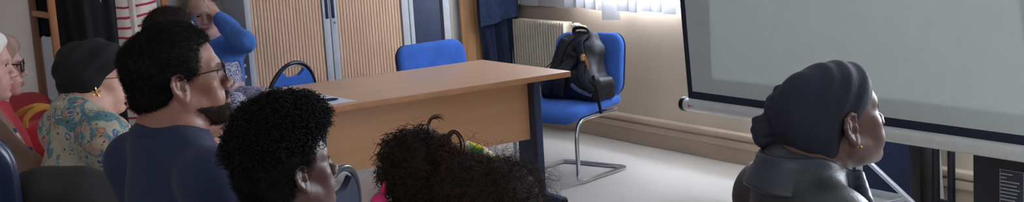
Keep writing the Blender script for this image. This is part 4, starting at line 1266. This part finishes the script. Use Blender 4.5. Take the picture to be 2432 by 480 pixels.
for t in np.linspace(0, 2*PI, 20, endpoint=False):
    q0 = tw.nb+tw.RB @ np.array((.088*math.cos(t), .086*math.sin(t)-.004, .012-.03*math.sin(t))); t2 = t+2*PI/20
    q1 = tw.nb+tw.RB @ np.array((.088*math.cos(t2), .086*math.sin(t2)-.004, .012-.03*math.sin(t2))); S.cap(q0, q1, .016, .016, .012)
tw.mesh('shirt_collar', S, M_paisley, .006)

# ---- young man with curly hair
M_skin_boy = skin_mat('dark_brown_skin', (88, 60, 55))
M_greytee = fabric('charcoal_jersey', (44, 46, 58))
boy = Person('young man with a tall mop of short black curls seen from behind his ear', 690, 402, 2.75, 24, 9, 0, body_a=60, sc=.88, nb_back=.04, nb_down=.19, sw=.185, fat=.95, lean=.05,
             skin=M_skin_boy, lip=M_lip_dark, head=dict(nose=1.0, nose_w=1.25, lips=1.45, ear=1.08), fine=.0028, sleeve='short', shirt_m=M_greytee, pants_m=M_pants, shirt_name='t_shirt', seat=.50)
S = Sdf(); boy.ell(S, (0, -.022, .072), (.096, .118, .112)); boy.ell(S, (0, -.068, .0), (.082, .074, .095), .03); boy.ell(S, (0, .035, .115), (.082, .078, .062), .03)
boy.bx(S, (0, .148, -.02), (.2, .1, .118), .02, .02); boy.bx(S, (0, .080, -.135), (.2, .1, .115), .02, .012)
for q in (-1, 1): boy.ell(S, (q*.097, -.010, -.012), (.034, .025, .036), .008, '-')
boy.bx(S, (0, -.05, -.185), (.2, .2, .1), .01, .03)
hr = boy.mesh('hair', S, M_hair_blk, .0036, disp=lambda x, y, z: .005*wnoise((x, y, z), 95, 4, 3))
keep = lambda V: (((V+boy.off-boy.h.o) @ boy.h.R)[:, 2] > .055)
fuzz(hr, M_hair_blk, 'curl_locks', 4500, .026, .0015, .007, 1.5, .2, seed=8, keep=keep, segs=11, jitter=.5, sides=4)
fuzz(hr, M_hair_blk, 'curls', 12000, .014, .0005, .006, 1.4, seed=9)
boy.brows(M_hair_blk, .022, 1.0)

# ---- woman on the right with the navy head wrap and dark leather jacket
M_skin_w = skin_mat('deep_brown_skin', (92, 63, 56))
M_wrap = mat('black_navy_headwrap_cloth', (13, 17, 38), .75, var=.12, scale=18, bump=.25, bscale=160)
M_leatherj = mat('dark_grey_green_leather', (44, 46, 48), .44, var=.18, scale=7, bump=.25, bscale=90)
wo = Person('woman in a knotted dark headwrap and dark leather jacket in front of the screen', 1978, 281, 2.62, 34, 11, 0, body_a=24, sc=.97, nb_back=.075, nb_down=.125, sw=.165, fat=1.10, lean=.10,
            skin=M_skin_w, lip=M_lip_dark, head=dict(nose=.85, nose_w=1.25, lips=1.3, cheek=1.08, ear=1.15, fatneck=1.05, crz=.92), fine=.0026, sleeve='long', shirt_m=M_leatherj, pants_m=M_pants, shirt_name='leather_jacket', wr=.004, shirt_inflate=.016)
S = Sdf(); wo.ell(S, (0, -.024, .0425), (.087, .108, .0810)); wo.ell(S, (0, -.068, -.002), (.076, .064, .086), .03); wo.ell(S, (0, .024, .056), (.074, .076, .056), .03); wo.ell(S, (0, -.058, -.062), (.064, .050, .062), .03)
S.half(wo.P(0, .076, .055), wo.h.d((0, .86, -.50)), .005)
S.half(wo.P(0, .02, -.058), wo.h.d((0, .55, -.83)), .008)
for q in (-1, 1): wo.ell(S, (q*.092, -.006, -.012), (.032, .022, .034), .006, '-')
def wfold(x, y, z):
    u = (np.stack([x, y, z], -1)-wo.h.o) @ wo.h.R
    d = u[:, 1]*.86-u[:, 2]*.5
    return .0015*np.sin(150*d+1.6*np.sin(26*u[:, 2]+1))+.0018*wnoise((x, y, z), 42, 3, 2)+.003*np.exp(-((d-.018)/.010)**2)
wr_ = wo.mesh('headwrap', S, M_wrap, .0036, disp=wfold)
S = Sdf(); k1 = at(1836, 305, 2.66); k2 = at(1858, 240, 2.64)
S.sph(k1, .036, .01); S.sph(k1+np.array((0, 0, -.022)), .028, .02); S.sph(at(1816, 310, 2.66), .026, .02); S.sph(at(1870, 300, 2.63), .032, .02); S.sph(k2, .026, .02); S.sph(at(1866, 262, 2.62), .034, .03)
def ruff(x, y, z): return .006*np.abs(wnoise((x, y, z), 75, 14, 2))*1.4+.003*wnoise((x, y, z), 190, 15, 1)
wo.mesh('wrap_knot', S, M_wrap, .0034, parent=wr_, disp=ruff)
wo.brows(M_hair_blk, .021, .8)
MB().lathe([(0, -.0035), (.0035, 0), (0, .0035)], tuple(wo.P(.086, .0, -.052)-wo.off), 10).build('ear_stud', M_gold, wo.root)
# jacket collar: a standing ring that opens into lapels at the front
S = Sdf(); ring = []
for t in np.linspace(-.5*PI+.62, 1.5*PI-.62, 44):      # 0.5*PI is the back of the neck
    c_, s_ = math.cos(t), math.sin(t); dz = -.30*max(0, -s_)**1.5*.09/.07
    ring.append((wo.nb+wo.RB @ np.array((.086*c_, -.078*s_-.004, .050+dz*.10)), wo.nb+wo.RB @ np.array((.120*c_, -.110*s_-.006, .000+dz*.16-.012*abs(c_)))))
for (p, q), (p2, q2) in zip(ring, ring[1:]):
    S.cap(p, q, .0055, .0065, .012); S.cap(p-(q-p)*.02-np.array((0, 0, .03)), p, .0055, .0055, .012)
for e_ in (ring[0], ring[-1]):
    sg_ = 1 if (e_[0]-wo.nb) @ wo.r > 0 else -1
    prev = e_
    for k in range(1, 9):
        v = k/8
        a_ = wo.nb+wo.RB @ np.array((sg_*(.060-.040*v), .092+.078*v, .03-.20*v)); b_ = wo.nb+wo.RB @ np.array((sg_*(.112-.062*v*v), .092+.078*v-.010, -.010-.20*v))
        for w_ in (0, .33, .66, 1): S.cap(prev[0]+(prev[1]-prev[0])*w_, a_+(b_-a_)*w_, .008, .008, .015)
        S.cap(a_, b_, .0075, .0075, .015); prev = (a_, b_)
wo.mesh('collar', S, mat('slate_leather', (42, 47, 58), .46, var=.15, scale=9, bump=.2, bscale=90), .0042)

# ---- girl with the high messy bun, seen from behind
M_skin_girl = skin_mat('mid_brown_skin', (140, 100, 86))
M_pink = fabric('magenta_pink_cloth', (206, 40, 104), .06)
gi = Person('child with frizzy dark hair and a high curly bun in the centre foreground', 1195, 522, 2.62, 38, -4, 0, body_a=60, sc=.92, nb_back=.04, nb_down=.18, sw=.15, fat=.85, lean=.04,
            skin=M_skin_girl, lip=M_lip_brown, head={}, fine=.004, sleeve='short', shirt_m=M_pink, pants_m=M_pants, seat=.46, shirt_name='pink_top')
S = Sdf(); gi.ell(S, (0, -.02, .044), (.090, .112, .096)); gi.ell(S, (0, -.06, -.02), (.080, .07, .09), .03)
gi.bx(S, (0, .165, -.03), (.2, .1, .10), .02, .02)
M_curl = hair_mat('chestnut_hair', (52, 34, 26), .4)
bc = at(1000, 392, 2.64); S.sph(at(1075, 430, 2.63), .060, .05)
hr = gi.mesh('hair', S, M_hair_dk, .0042, disp=lambda x, y, z: .004*wnoise((x, y, z), 70, 4, 3))
fuzz(hr, M_hair_br, 'frizz', 1500, .055, .00042, .018, 1.1, .12, seed=12, segs=12, jitter=.6)
fuzz(hr, M_hair_dk, 'short_frizz', 6000, .022, .0005, .008, 1.2, .1, seed=13, jitter=.6)
S = Sdf(); S.sph(bc, .050, .02); S.sph(at(950, 370, 2.64), .034, .03); S.sph(at(985, 350, 2.64), .034, .03); S.sph(at(1030, 372, 2.64), .036, .03); S.sph(at(955, 425, 2.64), .038, .03); S.sph(at(1010, 440, 2.64), .05, .03)
bun = gi.mesh('bun', S, M_hair_dk, .0042, parent=hr, disp=lambda x, y, z: .006*wnoise((x, y, z), 75, 24, 3))
V, Q = mesh_arrays(bun); N = vnormals(V, Q); rr = np.random.default_rng(4); ix = rr.choice(len(V), 1500, replace=False)
Vs, Fs = strands(V[ix]-N[ix]*.006, N[ix], .028, .0013, .012, 1.3, .2, 6, 11, 4, .9); link_mesh('bun_locks', Vs, Fs, M_hair_dk, bun, True)
fuzz(bun, M_hair_br, 'bun_frizz', 700, .030, .0004, .012, 1.2, .1, seed=16, segs=10, jitter=.7)
for pts, r0 in (([(1045, 330), (1026, 316), (1018, 297), (1026, 281), (1042, 278), (1052, 284)], .0036), ([(1050, 388), (1066, 362), (1062, 330), (1074, 313), (1090, 320), (1099, 345), (1092, 372), (1068, 384), (1046, 392)], .0046),
                ([(1010, 352), (1040, 326), (1060, 326), (1066, 350), (1056, 376)], .0048), ([(1040, 385), (1072, 352), (1088, 360), (1084, 385), (1058, 400)], .0042), ([(930, 400), (916, 372), (924, 348), (950, 332)], .004)):
    P3 = bez([at(x, y, 2.62) for x, y in pts], 36); n_ = len(P3)
    lk = MB(); lr = np.random.default_rng(int(pts[0][0]))
    for _s in range(9):
        o_ = lr.normal(size=3)*r0*.75; o2 = lr.normal(size=3)*r0*.9
        lk.tube([p-gi.off+o_*(1-i/n_)+o2*(i/n_) for i, p in enumerate(P3)], [r0*.34*(1-.7*(i/n_)**2) for i in range(n_)], 5)
    lk.build('loose_curl', M_curl, hr)
def scarfmat():
    t = NT('multicolour_scarf_print'); v = t.coord(); vo = t.n('ShaderNodeTexVoronoi'); vo.inputs['Scale'].default_value = 42; t.l(v, vo.inputs['Vector'])
    t.color(t.ramp(vo.outputs['Color'], [(.0, (196, 178, 40)), (.3, (96, 150, 70)), (.45, (210, 196, 160)), (.6, (184, 96, 60)), (.75, (168, 40, 84)), (.9, (206, 190, 60))], 'CONSTANT')); t.b.inputs['Roughness'].default_value = .85; return t.m
S = Sdf(); S.cap(at(1098, 362, 2.70), at(1140, 366, 2.70), .016, .016, .02); S.cap(at(1108, 348, 2.70), at(1160, 378, 2.70), .012, .014, .02); S.cap(at(1110, 385, 2.70), at(1150, 395, 2.70), .02, .018, .02)
gi.mesh('hair_scarf', S, scarfmat(), .0045, parent=hr, disp=lambda x, y, z: .003*wnoise((x, y, z), 120, 3, 2))
S = Sdf(); S.cap(at(916, 432, 2.62), at(902, 485, 2.62), .005, .012, .01); S.cap(at(900, 480, 2.60), at(905, 560, 2.60), .018, .02, .01); S.cap(at(935, 430, 2.67), at(960, 520, 2.67), .012, .016, .02)
gi.mesh('hair_ribbon', S, M_pink, .005, parent=hr)

# ---- person behind the man (dark hair, red top)
M_skin_fair = skin_mat('fair_pink_skin', (212, 168, 154))
M_redtop = fabric('red_jersey', (196, 48, 58), .06)
w2 = at(552, 296, 4.95); e2 = at(462, 318, 5.0)
hp = Person('person with short dark hair in a red top, mostly hidden behind the man in navy', 412, 92, 5.2, 30, 0, 0, body_a=25, sc=.98, skin=M_skin_fair, lip=M_lip_pink, fine=.0055, sleeve='short', shirt_m=M_redtop, pants_m=M_redtop,
            arms={1: (e2, w2, (.9, -.35, .1), (0, 0, -1), (0.2, .9, 0), (.2, .3, .3))})
S = Sdf(); hp.ell(S, (0, -.018, .046), (.090, .112, .092)); hp.ell(S, (0, -.06, -.01), (.08, .066, .08), .03); hp.bx(S, (0, .165, -.03), (.2, .1, .10), .02, .02)
hr = hp.mesh('hair', S, M_hair_dk, .0055, disp=lambda x, y, z: .003*wnoise((x, y, z), 60, 4, 2))
fuzz(hr, M_hair_dk, 'stray_hair', 2500, .014, .0007, .003, .6, .2, seed=31)

# ---- woman in the denim jacket holding her head
M_denim = fabric('bright_blue_denim', (80, 132, 215), .12)
M_blouse = NT('white_and_blue_print'); _v = M_blouse.coord(); M_blouse.color(M_blouse.ramp(M_blouse.noise(_v, 60, 3, .6, 1.5), [(.42, (206, 206, 216)), (.5, (206, 206, 216)), (.53, (64, 70, 116)), (.62, (70, 78, 124)), (.65, (210, 210, 220))])); M_blouse.b.inputs['Roughness'].default_value = .8; M_blouse = M_blouse.m
M_hair_gr = hair_mat('ash_blonde_hair', (150, 134, 120))
DG = 7.6
hd_ = at(471, 25, DG)
elL, wL = at(581, 100, 7.36), at(517, 40, 7.54)     # arm at the right of the picture
elR, wR = at(424, 118, 7.36), at(452, 42, 7.54)
psi_g = bearing(488, -72); fg = np.array([math.sin(psi_g), math.cos(psi_g), 0]); rg = np.array([math.cos(psi_g), -math.sin(psi_g), 0]); upv = np.array([0, 0, 1.])
crown = hd_+upv*.10
ga = Person('woman in a blue denim jacket sitting with both hands on her head', 471, 25, DG, -72, -16, 4, body_a=-62, sc=1.08, nb_back=.03, nb_down=.135, sw=.185, fat=1.05, lean=.06, nb_side=-.08,
            skin=M_skin_fair, lip=M_lip_pink, head=dict(nose=.95, cheek=.95), fine=.0042, sleeve=None, shirt_m=M_blouse, pants_m=M_blouse, shirt_name='printed_blouse', shirt_inflate=.003,
            arms={-1: (elL, wL, (crown-wL)*.7+upv*.05, hd_+upv*.06-wL, fg*.6-upv*.3, (.30, .35, .30)), 1: (elR, wR, (crown-wR)*.7+upv*.05, hd_+upv*.06-wR, fg*.6-upv*.3, (.30, .35, .30))})
S = Sdf(); ga.ell(S, (0, -.022, .040), (.082, .104, .092)); ga.ell(S, (0, -.06, -.03), (.076, .06, .09), .03); ga.bx(S, (0, .165, -.03), (.2, .1, .115), .02, .02)
hr = ga.mesh('hair', S, M_hair_gr, .0055, disp=lambda x, y, z: .003*wnoise((x, y, z), 55, 4, 2))
fuzz(hr, M_hair_gr, 'stray_hair', 2500, .05, .0007, .006, .5, .7, seed=41, segs=8, jitter=.8)
ga.brows(hair_mat('light_brown_brow', (130, 104, 88)), .021, .8)
S = Sdf()
for q in (-1, 1):
    el, w = ga.arm[q]; S.cap(ga.sh[q], el, .062, .057, .04); S.cap(el, el+(w-el)*.86, .056, .043, .02)
    S.cap(ga.nb+ga.r*q*.04-upv*.012-ga.f*.012, ga.sh[q]-ga.r*q*.02, .056, .056, .05); S.sph(ga.sh[q], .066, .04)
cc = ga.nb-upv*.21+ga.f*.02
S.ell(cc, (.178, .138, .2), ga.RB, .06); S.ell((cc+ga.hc)/2, (.178, .146, .2), ga.RB, .06); S.ell(ga.hc+upv*.05, (.19, .155, .12), ga.RB, .05)
S.box(ga.nb+ga.f*.19-upv*.46-ga.r*.045, (.07, .12, .29), .03, ga.RB, .02, '-')
S.ell(ga.nb+upv*.06+ga.f*.02, (.072, .07, .055), ga.RB, .02, '-'); S.half(ga.hc+upv*.02, -upv, .01)
jk = ga.mesh('denim_jacket', S, M_denim, .0075, inflate=.008, disp=lambda x, y, z: .007*wnoise((x, y, z), 40, 44, 3))
M_button = mat('pale_metal_button', (216, 214, 206), .3, .6)
for dz in (-.14, -.21, -.28, -.35, -.42):
    p = ga.nb+ga.RB @ np.array((-.135, .140, dz)); MB().lathe([(0, -.006), (.009, -.006), (.009, .004), (0, .006)], tuple(p-ga.off), 12, 'y').build('button', M_button, jk)
p = elL+(wL-elL)*.80-fg*-.03; MB().lathe([(0, -.02), (.009, -.02), (.009, .012), (0, .014)], tuple(p+fg*.022-ga.off), 12, 'y').build('cuff_button', M_button, jk)
S = Sdf()
for q in (-1, 1):
    c0_ = [ga.nb+ga.RB @ np.array(v_) for v_ in ((q*.01, -.085, .035), (q*.06, -.055, .03), (q*.088, .0, .01), (q*.09, .07, -.03), (q*.10, .115, -.09))]
    for a_, b_ in zip(c0_, c0_[1:]): S.cap(a_, b_, .016, .018, .015)
ga.mesh('jacket_collar', S, M_denim, .006, parent=jk)

# ---- woman with the white headscarf and, behind her, the woman with dark glasses
M_beige = fabric('beige_brown_wool', (150, 116, 100), .10)
M_scarfw = mat('white_scarf_cloth', (226, 220, 212), .85, var=.04, scale=25, bump=.2, bscale=120)
M_skin_lt = skin_mat('light_skin', (206, 158, 146))
sh_e, sh_w = at(70, 400, 4.25), at(170, 455, 4.3)
wl = Person('woman in a white headscarf and beige brown top at the left edge', -50, 156, 4.7, -4, -3, 0, body_a=8, sc=1.07, nb_back=.04, nb_down=.15, sw=.19, fat=1.15, lean=.05, skin=M_skin_lt, lip=M_lip_pink, head=dict(nose=1.05, cheek=1.05),
            fine=.0036, sleeve='long', shirt_m=M_beige, pants_m=M_pants, shirt_name='knitted_top', arms={1: (at(58, 395, 4.55), at(180, 475, 4.65))})
S = Sdf(); wl.ell(S, (0, -.02, .046), (.086, .110, .090)); wl.ell(S, (0, -.06, -.02), (.084, .07, .10), .03); wl.ell(S, (0, .02, .07), (.076, .076, .06), .03)
S.half(wl.P(0, .082, .05), wl.h.d((0, .86, -.5)), .006); S.half(wl.P(0, .02, -.06), wl.h.d((0, .8, -.6)), .01)
def wf2(x, y, z):
    u = (np.stack([x, y, z], -1)-wl.h.o) @ wl.h.R; return .003*np.sin(95*(u[:, 1]*.8-u[:, 2]*.55)+1.5*np.sin(30*u[:, 0]))
wl.mesh('headscarf', S, M_scarfw, .0045, disp=wf2); wl.brows(M_hair_dk, .021, .8)
M_bead = mat('blue_bead', (54, 78, 120), .2); M_beadw = mat('white_bead', (220, 212, 206), .2)
V, Q = mesh_arrays(wl.shirt); N = vnormals(V, Q); Vw = V+wl.off
cvw = (Vw-CAMP) @ CAMR.T; ppx = 1216+FPX*cvw[:, 0]/cvw[:, 2]; ppy = 240+FPX*cvw[:, 1]/cvw[:, 2]
facing = ((N @ CAMR.T)[:, 2] < 0)
for k_, (bx_, by_) in enumerate(((53, 296), (62, 312), (80, 311), (88, 325), (72, 300), (66, 324))):
    dd = (ppx-bx_)**2+(ppy-by_)**2+np.where(facing, 0, 1e6); i_ = int(np.argmin(dd))
    S = Sdf(); S.sph(V[i_], .0095 if k_ in (0, 3) else .007, .01); mesh_sdf('bead', S, M_bead if k_ in (0, 3) else M_beadw, wl.shirt, .003, (0, 0, 0))
M_taupe = mat('taupe_scarf_cloth', (166, 138, 122), .9, var=.08, scale=30, bump=.2, bscale=120)
w3 = Person('woman in a taupe headscarf and big dark glasses beyond the white headscarf', -14, 158, 5.2, -6, -2, 0, body_a=5, sc=1.02, skin=M_skin_lt, lip=M_lip_pink, head=dict(nose=.95), fine=.0045, sleeve='long', shirt_m=M_redtop, pants_m=M_pants, shirt_name='red_top')
S = Sdf(); w3.ell(S, (0, -.02, .046), (.088, .112, .092)); w3.ell(S, (0, -.06, -.02), (.084, .07, .10), .03); w3.ell(S, (0, .03, .068), (.076, .076, .062), .03)
S.half(w3.P(0, .088, .045), w3.h.d((0, .8, -.6)), .006); S.half(w3.P(0, .03, -.06), w3.h.d((0, .8, -.6)), .01)
w3.mesh('headscarf', S, M_taupe, .005, disp=lambda x, y, z: .002*wnoise((x, y, z), 45, 3, 2)); w3.brows(M_hair_dk)
w3.glasses(mat('black_spectacle_plastic', (20, 18, 22), .25), .027, .021, .112, -.002, .0032)

# ---- bottom left foreground: office chair edge and the dark coat over a chair back
M_navyleather = mat('navy_black_leatherette', (28, 36, 66), .3, var=.1)
cq = at(-150, 430, 3.55)
oc = empty('office_chair', (float(cq[0]), float(cq[1]), 0), 0, 'dark navy high-backed chair cut off at the left edge', 'chair')
oc.rotation_euler = (0, 0, -.35)
pillow(.50, .62, .14, .07, lambda u, v, w: (u, -.20-.10*v+w+.05*(u/.25)**2, .80+v), 8, .2).build('backrest', M_navyleather, oc)
pillow(.50, .48, .09, .08, lambda u, v, w: (u, v+.06, .46+w), 7, .2).build('seat', M_navyleather, oc)
MB().tube([(0, .02, .43), (0, .02, .10)], .03, 14).build('column', M_black, oc)
for k in range(5):
    a = 2*PI*k/5; d = (math.cos(a), math.sin(a)); lg = MB().tube([(0, .02, .12), (d[0]*.28, .02+d[1]*.28, .075)], [.028, .018], 10).build('base_spoke', M_black, oc)
    MB().lathe([(0, -.012), (.025, -.012), (.028, 0), (.025, .012), (0, .012)], (d[0]*.28, .02+d[1]*.28, .029), 14, 'x').build('castor', M_black, lg)
MB().tube([(0, -.08, .43), (0, -.27, .46), (0, -.29, .62)], .018, 10).build('back_bracket', M_black, oc)
for q in (-1, 1):
    ar = MB().tube(bez([(q*.26, .10, .46), (q*.31, .10, .50), (q*.315, .08, .66)], 10), .014, 10).build('armrest_post', M_black, oc)
    MB().box((q*.315-.03, -.12, .655), (q*.315+.03, .18, .685), .012).build('armrest', M_black, oc)
M_browncoat = mat('dark_brown_black_cloth', (22, 19, 20), .95, var=.25, scale=16, bump=.35, bscale=80)
cr_ = empty('dark_coat', (float(cq[0]), float(cq[1]), 0), -.35, 'dark brown coat bundled over the armrest of the navy chair at the lower left corner', 'coat')
S = Sdf(); S.ell((.36, .0, .78), (.15, .20, .15), None, .06); S.ell((.27, -.02, .86), (.09, .13, .08), None, .05); S.ell((.47, .02, .74), (.12, .17, .12), None, .06); S.ell((.40, .0, .58), (.12, .18, .18), None, .06)
S.half((0, 0, .30), (0, 0, -1), .03)
mesh_sdf('cloth', S, M_browncoat, cr_, .008, (0, 0, 0), disp=lambda x, y, z: .010*wnoise((x, y, z), 22, 7, 3))
